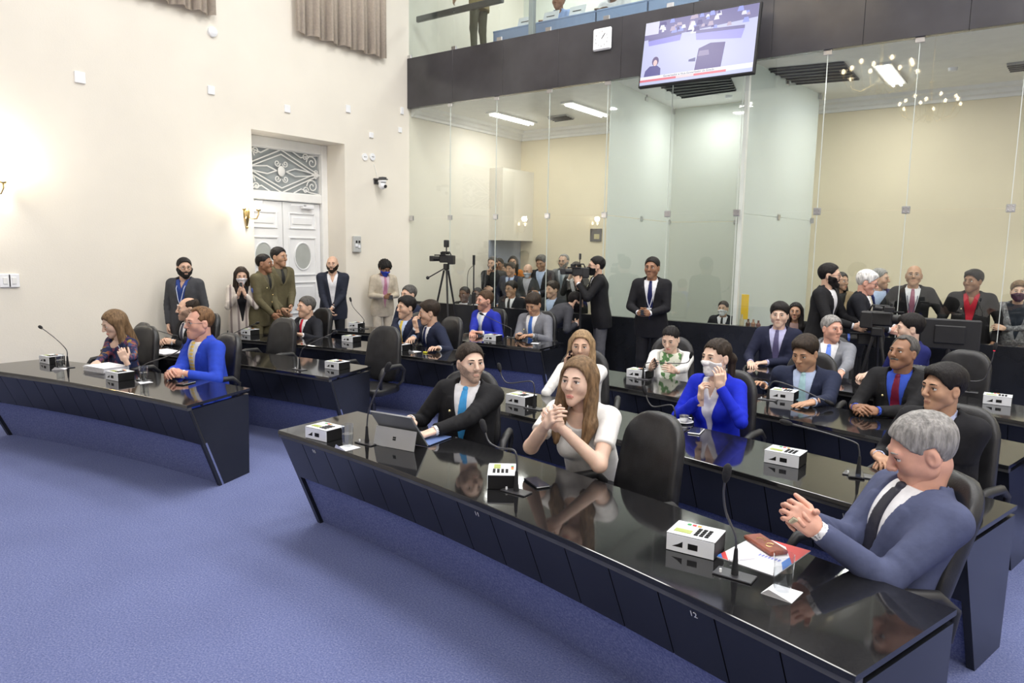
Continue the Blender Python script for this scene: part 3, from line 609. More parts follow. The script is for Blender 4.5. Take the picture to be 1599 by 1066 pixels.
def chair(x, y, rz, label, group='black office chairs at the desks', recline=8):
    """faces local +Y"""
    o = thing('office_chair', label, 'chair', (x, y, 0), rz, group); b, s, ar, col, leg, cas, sp = CH
    link('backrest', b, o, (0, -.245, .765), (math.radians(recline), 0, 0)); link('seat', s, o, (0, .0, .405), (math.radians(90), 0, 0))
    for a in ar: link('armrest', a, o)
    link('gas_column', col, o); link('back_support', sp, o)
    for k in range(5):
        a = 2*math.pi*k/5+.3; l = link('base_leg', leg, o, (0, 0, 0), (0, 0, a)); link('caster', cas, l, (.295, 0, .028))
    return o
# ================================================================== PEOPLE: signed-distance modelling
F32 = np.float32
def surfnet(fn, lo, hi, h):
    lo = np.array(lo, F32); n = np.maximum(3, np.ceil((np.array(hi, F32)-lo)/h).astype(int)+1)
    ax = [lo[i]+h*np.arange(n[i], dtype=F32) for i in range(3)]
    G = np.stack(np.meshgrid(*ax, indexing='ij'), -1).reshape(-1, 3)
    D = fn(G).astype(F32).reshape(n); S = D < 0
    c = S[:-1, :-1, :-1].astype(np.int8)
    for dx in (0, 1):
        for dy in (0, 1):
            for dz in (0, 1):
                if dx+dy+dz: c = c + S[dx:n[0]-1+dx, dy:n[1]-1+dy, dz:n[2]-1+dz]
    act = (c > 0) & (c < 8); idx = -np.ones(act.shape, np.int64); I = np.argwhere(act)
    if len(I) == 0: return np.zeros((0, 3), F32), np.zeros((0, 4), int)
    idx[act] = np.arange(len(I)); acc = np.zeros((len(I), 3), F32); cnt = np.zeros(len(I), F32)
    for a in range(3):
        o1, o2 = [j for j in range(3) if j != a]
        for u in (0, 1):
            for v in (0, 1):
                o = np.zeros(3, int); o[o1] = u; o[o2] = v; p = I+o; q = p.copy(); q[:, a] += 1
                d0 = D[p[:, 0], p[:, 1], p[:, 2]]; d1 = D[q[:, 0], q[:, 1], q[:, 2]]; m = (d0 < 0) != (d1 < 0)
                t = np.where(m, d0/np.where(m, d0-d1, 1), 0); pt = o[None, :]+0.*acc; pt[:, a] += t
                acc += pt*m[:, None]; cnt += m
    V = lo + h*(I+acc/np.maximum(cnt, 1)[:, None]); Q = []
    for a in range(3):
        o1, o2 = (a+1) % 3, (a+2) % 3
        sl0 = [slice(None)]*3; sl1 = [slice(None)]*3; sl0[a] = slice(0, n[a]-1); sl1[a] = slice(1, n[a])
        E0 = S[tuple(sl0)]; E1 = S[tuple(sl1)]; ch = E0 != E1
        J = np.argwhere(ch); ok = (J[:, o1] > 0) & (J[:, o2] > 0) & (J[:, o1] < n[o1]-1) & (J[:, o2] < n[o2]-1); J = J[ok]
        if len(J) == 0: continue
        s0 = E0[J[:, 0], J[:, 1], J[:, 2]]; K = []
        for du, dv in ((-1, -1), (0, -1), (0, 0), (-1, 0)):
            P = J.copy(); P[:, o1] += du; P[:, o2] += dv; K.append(idx[P[:, 0], P[:, 1], P[:, 2]])
        K = np.stack(K, 1); K[~s0] = K[~s0][:, ::-1]; Q.append(K)
    Q = np.concatenate(Q) if Q else np.zeros((0, 4), int)
    return V, Q[(Q >= 0).all(1)]
A_ = lambda *v: np.array(v, F32)
def rcone(P, a, b, ra, rb, flat=0):
    a = np.asarray(a, F32); ba = np.asarray(b, F32)-a; L2 = float(ba@ba)+1e-12; pa = P-a; t0 = (pa@ba)/L2; t = np.clip(t0, 0, 1)
    d = np.sqrt(((pa-t[:, None]*ba)**2).sum(1)) - (ra+(rb-ra)*t)
    if flat: 
        L = math.sqrt(L2)
        if flat & 1: d = np.maximum(d, (t0-1)*L)
        if flat & 2: d = np.maximum(d, -t0*L)
    return d
def ell(P, c, r):
    q = P-np.asarray(c, F32); r = np.asarray(r, F32); k0 = np.sqrt(((q/r)**2).sum(1))+1e-9; k1 = np.sqrt(((q/r**2)**2).sum(1))+1e-9
    return k0*(k0-1)/k1
def sph(P, c, r): return np.sqrt(((P-np.asarray(c, F32))**2).sum(1))-r
def rbox(P, c, hs, r):
    q = np.abs(P-np.asarray(c, F32))-(np.asarray(hs, F32)-r); return np.sqrt((np.maximum(q, 0)**2).sum(1))+np.minimum(q.max(1), 0)-r
def smin(a, b, k): h = np.clip(.5+.5*(b-a)/k, 0, 1); return b*(1-h)+a*h-k*h*(1-h)
def smax(a, b, k): return -smin(-a, -b, k)
def Rz(a): return np.array([[math.cos(a), -math.sin(a), 0], [math.sin(a), math.cos(a), 0], [0, 0, 1]])
def Rx(a): return np.array([[1, 0, 0], [0, math.cos(a), -math.sin(a)], [0, math.sin(a), math.cos(a)]])
def Ry(a): return np.array([[math.cos(a), 0, math.sin(a)], [0, 1, 0], [-math.sin(a), 0, math.cos(a)]])
class PM:      # numpy mesh accumulator with material slots
    def __init__(s): s.v = []; s.q = []; s.m = []; s.n = 0
    def add(s, V, Q, mi=0):
        if len(V) == 0: return s
        s.v.append(V); s.q.append(Q+s.n); s.m.append(np.full(len(Q), mi) if np.isscalar(mi) else mi); s.n += len(V); return s
    def mesh(s, name, mats):
        me = bpy.data.meshes.new(name)
        if s.n:
            V = np.concatenate(s.v).astype(F32); Q = np.concatenate(s.q).astype(np.int32); m = np.concatenate(s.m).astype(np.int32)
            me.vertices.add(len(V)); me.vertices.foreach_set('co', V.ravel()); me.loops.add(Q.size); me.loops.foreach_set('vertex_index', Q.ravel())
            me.polygons.add(len(Q)); me.polygons.foreach_set('loop_start', np.arange(0, Q.size, 4, dtype=np.int32)); me.polygons.foreach_set('material_index', m)
            me.polygons.foreach_set('use_smooth', np.ones(len(Q), bool)); me.update(calc_edges=True); me.validate()
        for x in mats: me.materials.append(x)
        return me
# ---- head -----------------------------------------------------------------
HSC = 1.06
def head_sdf(P, fem=0., fat=0.):
    j = .92 if fem else 1.0
    d = ell(P, (0, -.016, .033), (.0755, .096, .087))
    d = smin(d, rcone(P, (0, .022, .0), (0, .040, -.062), .066, .047*j+.006*fat), .03)
    d = smin(d, rcone(P, (-.043*j, .008, -.045), (.043*j, .008, -.045), .030+.008*fat, .030+.008*fat), .03)
    d = smin(d, sph(P, (0, .068, -.094), .019+.003*(1-fem)), .028)
    for s in (-1, 1):
        d = smin(d, sph(P, (s*(.041 if not fem else .037), .054, -.018), .026), .024)
        d = smax(d, -sph(P, (s*.033, .112, .011), .021), .016)
    d = smin(d, rcone(P, (-.036, .079, .030), (.036, .079, .030), .011-.004*fem, .011-.004*fem), .016)
    d = smin(d, rcone(P, (0, .088, .022), (0, .108, -.020), .008, .0125), .010)
    for s in (-1, 1):
        d = smin(d, sph(P, (s*.012, .098, -.025), .0085), .006)
        d = smin(d, np.maximum(sph(P, (s*.032, .0725, .011), .0165), -(np.abs(P[:, 2]-.0095)-.0046)), .003)
        d = smin(d, ell(P, (s*.078, -.008, -.002), (.011, .021, .032)), .006)
        d = smax(d, -ell(P, (s*.090, .002, .0), (.008, .012, .02)), .004)
    d = smin(d, rcone(P, (-.015, .0880, -.0560), (.015, .0880, -.0560), .0050, .0050), .006)
    d = smin(d, rcone(P, (-.011, .0875, -.0650), (.011, .0875, -.0650), .0060, .0060), .006)
    d = smax(d, -rcone(P, (-.021, .0965, -.0602), (.021, .0965, -.0602), .0022, .0022), .003)
    return d
HAIR = {}
def hair_sdf(P, style, fem=0.):
    x, y, z = P[:, 0], P[:, 1], P[:, 2]; ax = np.abs(x)
    big = {'curly': .026, 'full': .017, 'short': .010, 'buzz': .005, 'reced': .008, 'fringe': .008, 'long': .013, 'tail': .007, 'wave': .019}[style]
    d = ell(P, (0, -.017, .036), (.0775, .098, .089)) - big*(np.clip((z+.03)/.10, .3, 1.25) if style not in ('long', 'curly') else 1.)
    if style in ('full', 'wave'): d = smin(d, ell(P, (.012, .042, .098), (.056, .042, .024)), .02)
    d = d + (.007 if style == 'curly' else .0012)*np.sin(x*150+y*60)*np.sin(z*90+y*110)
    top = {'reced': .098, 'fringe': .125, 'wave': .066, 'long': .083, 'tail': .080, 'curly': .070}.get(style, .079); wd = {'reced': .072, 'wave': .074}.get(style, .071)
    rz_ = np.where(z > -.03, top+.03, .14); f3 = (np.abs(ax/wd)**2.6+np.abs((z+.03)/rz_)**2.6)**(1/2.6)
    if style == 'reced': f3 = np.minimum(f3, (np.abs((ax-.042)/.026)**2+np.abs((z-.07)/.045)**2)**.5)
    face = np.maximum((f3-1)*.06, .012+.28*np.maximum(z-.03, 0)-y)
    if style == 'fringe': face = np.minimum(face, ell(P, (0, .03, .13), (.070, .115, .085)))
    d = smax(d, -face, .006)
    if style in ('long',):
        for s in (-1, 1):
            d = smin(d, rcone(P, (s*.070, -.015, .03), (s*.088, .025, -.20), .035, .036), .03)
            d = smin(d, rcone(P, (s*.088, .025, -.20), (s*.080, .055, -.30), .036, .018), .02)
        d = smin(d, rcone(P*A_(.8, 1, 1), (0, -.065, .02), (0, -.085, -.24), .06, .05), .03)
        d = smax(d, -ell(P, (0, .115, -.05), (.070, .095, .135)), .008)
        d = d + .0028*np.sin(x*230+z*25)*np.clip((.03-z)/.08, 0, 1)
    else:
        zmin = np.interp(y, [-.10, -.055, -.035, -.022, .012, .020, .034, .042], [-.062, -.055, -.030, .030, .030, -.012, -.012, .028])
        if style in ('curly', 'tail'): zmin = zmin-.006
        d = smax(d, (zmin-z)*.6, .006)
    if style == 'tail':
        d = smin(d, rcone(P, (0, -.11, .03), (0, -.155, -.02), .022, .03), .015); d = smin(d, rcone(P, (0, -.155, -.02), (.0, -.15, -.24), .03, .022), .02); d = d + .002*np.sin(x*260+y*30)
    return d
def beard_sdf(P, kind, fem=0, fat=0):
    x, y, z = P[:, 0], P[:, 1], P[:, 2]; ax = np.abs(x)
    if kind == 'moustache': fade = np.clip((.0075-np.abs(z+.043+.08*ax))/.004, 0, 1)*np.clip((.034-ax)/.008, 0, 1)*(y > .05); th = .006
    else:
        line = np.interp(ax, [0, .026, .045, .066, .078], [-.034, -.040, -.032, -.006, .014]); fade = np.clip((line-z)/.012, 0, 1)*np.clip((y+.012)/.012, 0, 1); th = {'full': .0085, 'trim': .0035, 'goatee': .006}[kind]
        if kind == 'goatee': fade = fade*np.clip((.036-ax)/.008, 0, 1)
        fade = fade*np.clip((np.sqrt((x/.021)**2+((z+.0605)/.0095)**2)-1)/.25, 0, 1)
    d = head_sdf(P, fem, fat) + .0035 - (th+.0035)*fade + .0012*np.sin(x*420)*np.sin(z*330)*fade
    return np.maximum(d, -(z+.131))
def mask_sdf(P, fem=0, fat=0):
    d = np.minimum(head_sdf(P, fem, fat)-.006, rcone(P, (0, .09, -.02), (0, .085, -.08), .018, .022)); z, y = P[:, 2], P[:, 1]; ax = np.abs(P[:, 0])
    reg = np.maximum(np.maximum(z-(-.004-.35*np.maximum(ax-.02, 0)), -.112-z), .022-y)
    d = np.maximum(d, reg)
    for s in (-1, 1):
        d = np.minimum(d, rcone(P, (s*.068, .03, -.018), (s*.082, -.01, .018), .003, .003)); d = np.minimum(d, rcone(P, (s*.066, .03, -.07), (s*.083, -.02, -.02), .003, .003))
    return d
# ---- hands ----------------------------------------------------------------
def hand_prims(side, curl, thumb, spread=1.):
    """hand frame: origin wrist, +Y fingers, palm faces -Z; side +1: thumb towards +X"""
    pr = []; s = side
    for k, (bx, L, r) in enumerate(((.030, .072, .0088), (.010, .080, .0092), (-.010, .075, .0088), (-.029, .058, .0078))):
        x = bx*s; p = np.array([x, .088-.006*abs(k-1.2), .002]); a = 0.; side_dir = s*(bx*3.0)*spread
        c = curl[k] if isinstance(curl, (list, tuple)) else curl
        for m, (fr, ca) in enumerate(((.46, .9), (.30, 1.15), (.24, .8))):
            a += c*ca; dr = np.array([side_dir*math.cos(a), math.cos(a), -math.sin(a)]); dr /= np.linalg.norm(dr); q = p+dr*L*fr*1.06
            pr.append((p, q, r*(1-.08*m), r*(1-.08*(m+1)))); p = q
    t0 = np.array([s*.026, .022, -.004]); td = np.array([s*(.80-.5*thumb), .62, -.22-.75*thumb]); td /= np.linalg.norm(td); t1 = t0+td*.042
    td2 = np.array([s*(.45-.9*thumb), .85, -.25-.5*thumb]); td2 /= np.linalg.norm(td2); t2 = t1+td2*.032; t3 = t2+td2*.024
    pr += [(t0, t1, .0145, .0115), (t1, t2, .0112, .0100), (t2, t3, .0100, .0080)]
    return pr
def hand_sdf(P, pr, side):
    d = rbox(P, (0, .048, 0), (.039, .047, .0125), .0115)
    d = smin(d, rcone(P, (0, -.05, 0), (0, .02, 0), .026, .024), .015)
    f = None
    for a, b, ra, rb in pr:
        e = rcone(P, a, b, ra, rb); f = e if f is None else smin(f, e, .0025)
    return smin(d, f, .007)
SKINS = {'light': (.62, .40, .29), 'fair': (.72, .50, .39), 'tan': (.50, .29, .185), 'brown': (.30, .155, .09), 'dark': (.16, .08, .05), 'red': (.66, .36, .27)}
def skin_mat(k):
    c = SKINS[k]
    if 'skin_'+k not in MATS:
        m = mat('skin_'+k, c, .48, spec=.4, noise=.10, nscale=14, bump=.05, bscale=220); b = m.node_tree.nodes['Principled BSDF']
        b.inputs['Subsurface Weight'].default_value = .12; b.inputs['Subsurface Radius'].default_value = (.010, .004, .002)
    return MATS['skin_'+k]
def lip_mat(k, fem):
    c = SKINS[k]; col = (c[0]*.92, c[1]*.55, c[2]*.6) if fem else (c[0]*.88, c[1]*.72, c[2]*.72); return mat('lips_%s%d' % (k, fem), col, .4, noise=.05)
HAIRC = {'black': (.012, .010, .010), 'dark': (.030, .020, .014), 'brown': (.07, .04, .022), 'dkblond': (.17, .105, .055), 'blond': (.30, .20, .11), 'grey': (.27, .26, .25), 'white': (.66, .65, .63), 'pepper': (.09, .085, .08), 'ginger': (.16, .085, .04)}
def hair_mat(k):
    return mat('hair_'+k, HAIRC[k], .55, spec=.22, noise=.45, nscale=60, bump=.5, bscale=120, stretch=(1, 1, .25))
def cloth(col, pat=None, rough=.8):
    key = 'cloth_%03d_%03d_%03d_%s' % (*[int(c*999) for c in col], pat)
    if key in MATS: return MATS[key]
    m = mat(key, col, rough, spec=.25, noise=.10, nscale=18, bump=.25, bscale=24, sheen=.0)
    if pat:
        nt = m.node_tree; N = nt.nodes.new; L = nt.links.new; b = nt.nodes['Principled BSDF']; tc = N('ShaderNodeTexCoord')
        if pat[0] == 'stripe':       # ('stripe', colour2, freq, axis)
            w_ = N('ShaderNodeTexWave'); w_.inputs['Scale'].default_value = pat[2]; w_.bands_direction = pat[3]; w_.inputs['Distortion'].default_value = 0
            r = N('ShaderNodeValToRGB'); r.color_ramp.interpolation = 'CONSTANT'; r.color_ramp.elements[0].color = (*col, 1); r.color_ramp.elements[1].position = pat[4] if len(pat) > 4 else .7; r.color_ramp.elements[1].color = (*pat[1], 1)
            L(tc.outputs['Object'], w_.inputs['Vector']); L(w_.outputs['Fac'], r.inputs[0]); L(r.outputs[0], b.inputs['Base Color'])
        elif pat[0] == 'spots':      # ('spots', [colours], scale)
            v = N('ShaderNodeTexVoronoi'); v.inputs['Scale'].default_value = pat[2]; r = N('ShaderNodeValToRGB'); r.color_ramp.interpolation = 'CONSTANT'
            cols = pat[1]; e = r.color_ramp.elements; e[0].color = (*col, 1); e[1].position = .45; e[1].color = (*cols[0], 1)
            for i, c in enumerate(cols[1:]): q = e.new(.55+.45*i/len(cols)); q.color = (*c, 1)
            sep = N('ShaderNodeSeparateColor'); L(tc.outputs['Object'], v.inputs['Vector']); L(v.outputs['Color'], sep.inputs[0]); L(sep.outputs[0], r.inputs[0]); L(r.outputs[0], b.inputs['Base Color'])
    return m
m_eye = mat('eye_white', (.80, .78, .75), .25, noise=.02); m_iris = mat('eye_iris', (.035, .02, .012), .15, noise=.1)
m_lash = mat('eye_lash', (.01, .008, .008), .6, noise=.1)
QL = {'near': (.0042, .0095, .0042, .016), 'mid': (.0056, .0125, .0052, .02), 'far': (.0074, .016, .0068, .024)}
def person(head, heading, label, pose='sit', q='mid', s=None, lean=8, twist=0, roll=0, hyaw=0, hpitch=0, hroll=0, skin='tan', hair='short', hcol='black', beard=None, bcol=None,
           fem=0, fat=0., jacket=(.02, .022, .03), shirt=(.85, .85, .88), tie=None, vbot=.20, trousers=None, sleeve='long', lh=None, rh=None, lcurl=.35, rcurl=.35, lpole=None, rpole=None,
           mask=None, glasses=None, lapel=True, opencollar=False, pat=None, tpat=None, cuffs=True, lfing=None, rfing=None, lpalm=None, rpalm=None, lth=.3, rth=.3, legs=True, knee=None, skirtlen=None, lanyard=None, stand_lean_z=None, shoes=(.02, .018, .016), tiepat=None, collar=True, pin=None, group=None, hipz=None, belt=False, vw=.072, gaze=0):
    """head: world position of the head centre; heading: world angle (degrees) of the facing direction, measured from +Y anticlockwise"""
    hx, hy, hz = [float(v) for v in head]; hr = math.radians(heading); RW = Rz(hr)
    hh, hc_, hhand, hlow = QL[q]
    Rt = Rz(math.radians(twist)) @ Rx(-math.radians(lean)) @ Ry(math.radians(roll))
    Rh = Rz(math.radians(hyaw)) @ Rx(-math.radians(hpitch)) @ Ry(math.radians(hroll))
    fs = 1.0 if fem else 1.05
    nb0 = np.array([0, -.012, .545]); up = Rt @ nb0 + .5*(Rt @ np.array([0, .015, .125])) + .5*(Rh @ np.array([0, .02, .125]))
    if pose == 'sit':
        s = s or fs; hz0 = hz-up[2]*s
        hip = min(.62, max(.335, hz0)); s = (hz-hip)/up[2] if abs(hip-hz0) > 1e-6 else s; s = min(1.2, max(.86, s)); hip = hz-up[2]*s
    else:
        s = s or hz/(.945+up[2]); hip = hz-up[2]*s
    if hipz is not None: hip = hipz
    Pv = np.array([0, 0, hip]); ctr = Pv+up*s
    root_xy = np.array([hx, hy]) - (RW @ np.array([ctr[0], ctr[1], 0]))[:2]
    zfloor = hz-ctr[2]
    root = thing('person', label, 'person', (float(root_xy[0]), float(root_xy[1]), float(zfloor)), hr, group)
    toL = lambda p: RW.T @ (np.asarray(p, float)-np.array([root_xy[0], root_xy[1], zfloor]))
    tp = lambda x, y, z: Pv + Rt @ (np.array([x, y, z])*s)
    T = lambda P: ((P-Pv.astype(F32)) @ Rt.astype(F32))/F32(s)
    HP = lambda P: ((P-ctr.astype(F32)) @ Rh.astype(F32))/F32(s*HSC*(.97 if fem else 1.0)); hs = s*HSC*(.97 if fem else 1.0)
    HI = lambda V: (V*hs) @ Rh.T + ctr
    # --- arms
    sw = (.158 if fem else .176)+.02*fat
    arms = []
    for sd, tgt, pole in ((-1, lh, lpole), (1, rh, rpole)):
        S = tp(sd*sw, -.008, .475); lu, lf = .285*s, .262*s
        if tgt is None: W = S+np.array([sd*.07, .05, -.50*s]) if pose != 'sit' else tp(sd*.14, .30, .02)
        elif len(tgt) == 4 and tgt[0] == 'w': W = toL(tgt[1:])
        else: W = Pv+np.array(tgt)*s if pose == 'sit' or True else tgt
        dv = W-S; L = np.linalg.norm(dv); mx = (lu+lf)*.985
        if L > mx: W = S+dv/L*mx; dv = W-S; L = mx
        if L < abs(lu-lf)+.03: L = abs(lu-lf)+.03
        a = (lu*lu-lf*lf+L*L)/(2*L); hgt = math.sqrt(max(1e-6, lu*lu-a*a)); e = dv/np.linalg.norm(dv)
        pl = np.array(pole if pole is not None else (sd*.55, -.35, -.8)); pl = pl-e*(pl@e); pl /= np.linalg.norm(pl)
        E = S+e*a+pl*hgt; arms.append((sd, S, E, W))
    # --- body (skin): head, neck, hands and the covered core in one mesh
    body = PM(); smt = [skin_mat(skin), lip_mat(skin, fem)]
    V, Q = surfnet(lambda P: head_sdf(P, fem, fat), (-.10, -.125, -.135), (.10, .135, .135), hh)
    C_ = V[Q].mean(1); lips = ((C_[:, 0]/(.0215 if fem else .020))**2 + ((C_[:, 2]+.0605)/(.0088 if fem else .0072))**2 < 1) & (C_[:, 1] > .08)
    lips = lips.astype(int)
    if beard == 'stubble':
        line = np.interp(np.abs(C_[:, 0]), [0, .026, .045, .066, .078], [-.036, -.042, -.034, -.008, .012]); st = (C_[:, 2] < line) & (C_[:, 1] > -.005) & (lips == 0); lips[st] = 2
        c0, c1 = SKINS[skin], HAIRC[bcol or hcol]; smt.append(mat('stubble_%s_%s' % (skin, bcol or hcol), tuple(a*.52+b*.48 for a, b in zip(c0, c1)), .6, noise=.25, nscale=90))
    body.add(HI(V), Q, lips)
    nb = tp(0, -.012, .40); ht = HI(A_(0, -.018, -.045)[None])[0]; hb = HI(A_(0, -.022, -.02)[None])[0]; nr = (.049 if fem else .057)*s*(1+.15*fat)
    def necks(P): return smin(rcone(P, nb, ht, nr*1.12, nr), rcone(P, ht, hb, nr, nr*.98), .02)
    lo = np.minimum(nb, hb)-.09; hi_ = np.maximum(nb, hb)+.09
    V, Q = surfnet(necks, lo, hi_, max(hh*1.5, .008)); body.add(V, Q)
    hands = []
    for (sd, S, E, W), cu, fd, pn, th in zip(arms, (lcurl, rcurl), (lfing, rfing), (lpalm, rpalm), (lth, rth)):
        fdir = (W-E)/np.linalg.norm(W-E) if fd is None else np.array(fd, float)/np.linalg.norm(fd)
        n_ = np.array(pn if pn is not None else ((0, 0, -1) if pose == 'sit' else (-sd*1., .1, -.1)), float); n_ = n_-fdir*(n_@fdir)
        if np.linalg.norm(n_) < 1e-3: n_ = np.array([0, 1., 0])-fdir*fdir[1]
        n_ /= np.linalg.norm(n_); zax = -n_; xax = np.cross(fdir, zax); B = np.stack([xax, fdir, zax], 1)
        side = -sd     # thumb is on the inner side when the palm faces down
        pr = hand_prims(side, cu, th); sc_ = s*(.92 if fem else 1.0)
        V, Q = surfnet(lambda P: hand_sdf(P, pr, side), (-.075, -.055, -.115), (.075, .20, .06), hhand); body.add((V*sc_) @ B.T + W, Q); hands.append((W, B, sc_))
        if sleeve != 'long':
            k = .036 if fem else .044
            f = lambda P: smin(rcone(P, S, E, .046*s, .037*s), rcone(P, E, W, .038*s, .025*s), .02)
            V, Q = surfnet(f, np.minimum(np.minimum(S, E), W)-.07, np.maximum(np.maximum(S, E), W)+.07, .008 if q == 'near' else .011); body.add(V, Q)
    def core(P):
        q_ = T(P)*A_(1, 1.55, 1); d = smin(rcone(q_, (0, 0, .02), (0, 0, .20), .125, .115), rcone(q_, (0, 0, .2), (0, 0, .40), .115, .13), .05)*.62*s
        for sd, S, E, W in arms: d = smin(d, smin(rcone(P, S, E, .036*s, .03*s), rcone(P, E, W, .03*s, .022*s), .02), .03)
        return d
    al = np.array([x for a in arms for x in a[1:]]+[Pv, tp(0, 0, .5)]); V, Q = surfnet(core, al.min(0)-.16, al.max(0)+.16, .026); body.add(V, Q)
    bo = link('body', body.mesh('body', smt), root)
    # --- eyes and brows
    HMx = Matrix(np.vstack([np.hstack([Rh, ctr[:, None]]), [0, 0, 0, 1]]).tolist()) @ Matrix.Diagonal((hs, hs, hs, 1))
    for sd in (-1, 1):
        ev = MB(); ev.sphere((sd*.032, .0725, .0105), .0150, 10, 8, 0); gx = .0022*gaze
        ev.sphere((sd*.0315+gx, .0822, .0102), (.0068, .0066, .0068), 8, 6, 1)
        ev.tube([(sd*.016, .0845, .0125), (sd*.024, .0890, .0165), (sd*.034, .0890, .0170), (sd*.046, .0805, .0140)], [.0012, .0018, .0018, .001], 5, 2)
        me = ev.mesh('eye', [m_eye, m_iris, m_lash], 'all'); me.transform(HMx); link('eye', me, bo)
    hm = hair_mat(hcol); HM = PM()
    if hair:
        zlo = {'long': -.33, 'tail': -.28}.get(hair, -.10); V, Q = surfnet(lambda P: hair_sdf(P, hair, fem), (-.14, -.20, zlo), (.14, .115, .17), hh*1.25); HM.add(HI(V), Q)
    if hair or beard: link('hair', HM.mesh('hair', [hm]), root) if hair else None
    eb = .0 if fem else .0025
    me = MB().tube([(-.019, .0875, -.0612), (-.009, .0925, -.0600), (0, .0935, -.0604), (.009, .0925, -.0600), (.019, .0875, -.0612)], .0013, 5).mesh('mouth_line', mat('mouth_dark', (.12, .04, .035), .6, noise=.1)); me.transform(HMx); link('mouth_line', me, bo)
    for sd in (-1, 1):
        br = MB().tube([(sd*.013, .0895+eb, .0315), (sd*.026, .0900+eb, .0345), (sd*.040, .0840+eb, .0340), (sd*.048, .0775+eb, .0315)], [.0024, .0036, .0030, .0016], 6)
        me = br.mesh('eyebrow', hair_mat({'blond': 'brown', 'dkblond': 'brown', 'white': 'grey'}.get(hcol, hcol)), 'all'); me.transform(HMx); link('eyebrow', me, bo)
    if beard and beard != 'stubble':
        V, Q = surfnet(lambda P: beard_sdf(P, beard, fem, fat), (-.095, -.02, -.135), (.095, .13, .02), hh*1.1)
        link('beard' if beard != 'moustache' else 'moustache', PM().add(HI(V), Q).mesh('beard', [hair_mat(bcol or hcol)]), root)
    if mask:
        V, Q = surfnet(lambda P: mask_sdf(P, fem, fat), (-.10, -.03, -.13), (.10, .14, .03), hh*1.1); link('face_mask', PM().add(HI(V), Q).mesh('mask', [cloth(mask)]), root)
    if glasses:
        gm_ = MB()
        for sd in (-1, 1):
            ring = [(sd*.033+.022*math.cos(t)*(1-.06*math.cos(4*t)), .100-.010*abs(math.cos(t))*(1 if math.cos(t)*sd > 0 else 0), .008+.0165*math.sin(t)) for t in np.linspace(0, 2*math.pi, 17)]
            gm_.tube(ring, .0016, 5); gm_.tube([(sd*.055, .092, .012), (sd*.074, .055, .012), (sd*.081, -.02, .008)], .0016, 5)
        gm_.tube([(-.011, .104, .011), (.011, .104, .011)], .0016, 5)
        me = gm_.mesh('glasses', mat('glasses_'+glasses, {'black': (.01, .01, .01), 'metal': (.45, .42, .38)}[glasses], .3, 1. if glasses == 'metal' else 0., noise=.05)); me.transform(HMx); link('glasses', me, root)
    # --- garments
    stand = pose != 'sit'; hem = -.165 if stand else -.06
    if skirtlen is not None: hem = skirtlen
    def torso(Q_, infl=0.):
        q_ = Q_*A_(1, 1.52 if not fem else 1.6, 1); w = .012*fat
        d = smin(rcone(q_, (0, 0, -.02), (0, 0, .18), .172+w*2, (.150 if not fem else .128)+w*2), rcone(q_, (0, 0, .18), (0, 0, .37), (.150 if not fem else .128)+w*2, .178 if not fem else .150), .06)*.74
        if hem < -.08: d = smin(d, rcone(q_, (0, 0, hem-.05), (0, 0, .0), .180+w, .172+w)*.74, .04)
        d = smin(d, rcone(Q_, (-sw+.03, -.012, .470), (sw-.03, -.012, .470), .054, .054), .05)
        d = smin(d, rcone(Q_, (0, -.022, .42), (0, -.018, .545), .10, .052), .05)
        if fat > .3: d = smin(d, ell(Q_, (0, .055, .13), (.14, .09+.05*fat, .15)), .06)
        if fem:
            for sd in (-1, 1): d = smin(d, sph(Q_, (sd*.072, .072, .31), .060), .04)
        return d-infl
    jk = jacket is not None; infl = .016 if jk and lapel else .010
    slc = .93 if (cuffs and lapel) else .97
    def upper(P):
        Q_ = T(P); d = torso(Q_, infl); d = np.maximum(d, hem-Q_[:, 2])*s
        x, y, z = Q_[:, 0], Q_[:, 1], Q_[:, 2]; ax = np.abs(x)
        wv = np.clip((z-vbot)/(.47-vbot), 0, 1.25)*vw
        sl = None
        for sd, S, E, W in arms:
            r0, r1, r2 = (.066, .052, .039) if not fem else (.056, .044, .034)
            if not lapel: r0, r1, r2 = r0-.006, r1-.006, r2-.006
            if sleeve == 'long': a = smin(rcone(P, S, E, r0*s, r1*s), rcone(P, E, E+(W-E)*slc, r1*s, r2*s, 1), .012); e2 = ((P-E.astype(F32))**2).sum(1); a = a + .0035*np.sin(np.sqrt(e2)*150)*np.exp(-e2/.012)
            elif sleeve == 'short': a = rcone(P, S, S+(E-S)*.62, (r0+.006)*s, (r1+.016)*s, 1)
            else: continue
            sl = a if sl is None else np.minimum(sl, a)
        up_ = np.clip((z-.30)/.10, 0, 1)                    # sleeves blend into the torso only near the shoulder
        if sl is not None: d = np.where(up_ > 0, smin(d, sl, .03), d)
        if jk and lapel:
            d = d - .006*np.clip((.050-np.abs(ax-wv-.026)*2)/.012, 0, 1)*(y > .02)*(z > vbot)*(z < .46)*(ax < .15)
            d = np.maximum(d, -np.maximum(np.maximum(ax-wv, -y), vbot-z)*s)
            d = np.maximum(d, -rcone(Q_, (0, -.014, .485), (0, -.008, .64), .070, .078)*s)
        else:
            nk = ell(Q_, (0, .045, .52), (.085 if fem else .07, .075, .085 if fem else .05)); d = np.maximum(d, -nk*s); d = np.maximum(d, -rcone(Q_, (0, -.014, .50), (0, -.008, .64), .058, .066)*s)
        if sl is not None: d = np.minimum(d, sl)
        return d
    pts = np.array([x for a in arms for x in a[1:]]+[tp(-.2, 0, hem-.02), tp(.2, 0, hem-.02), tp(0, 0, .6), tp(.22, .12, .4), tp(-.22, -.12, .4), tp(0, .2, .1)])
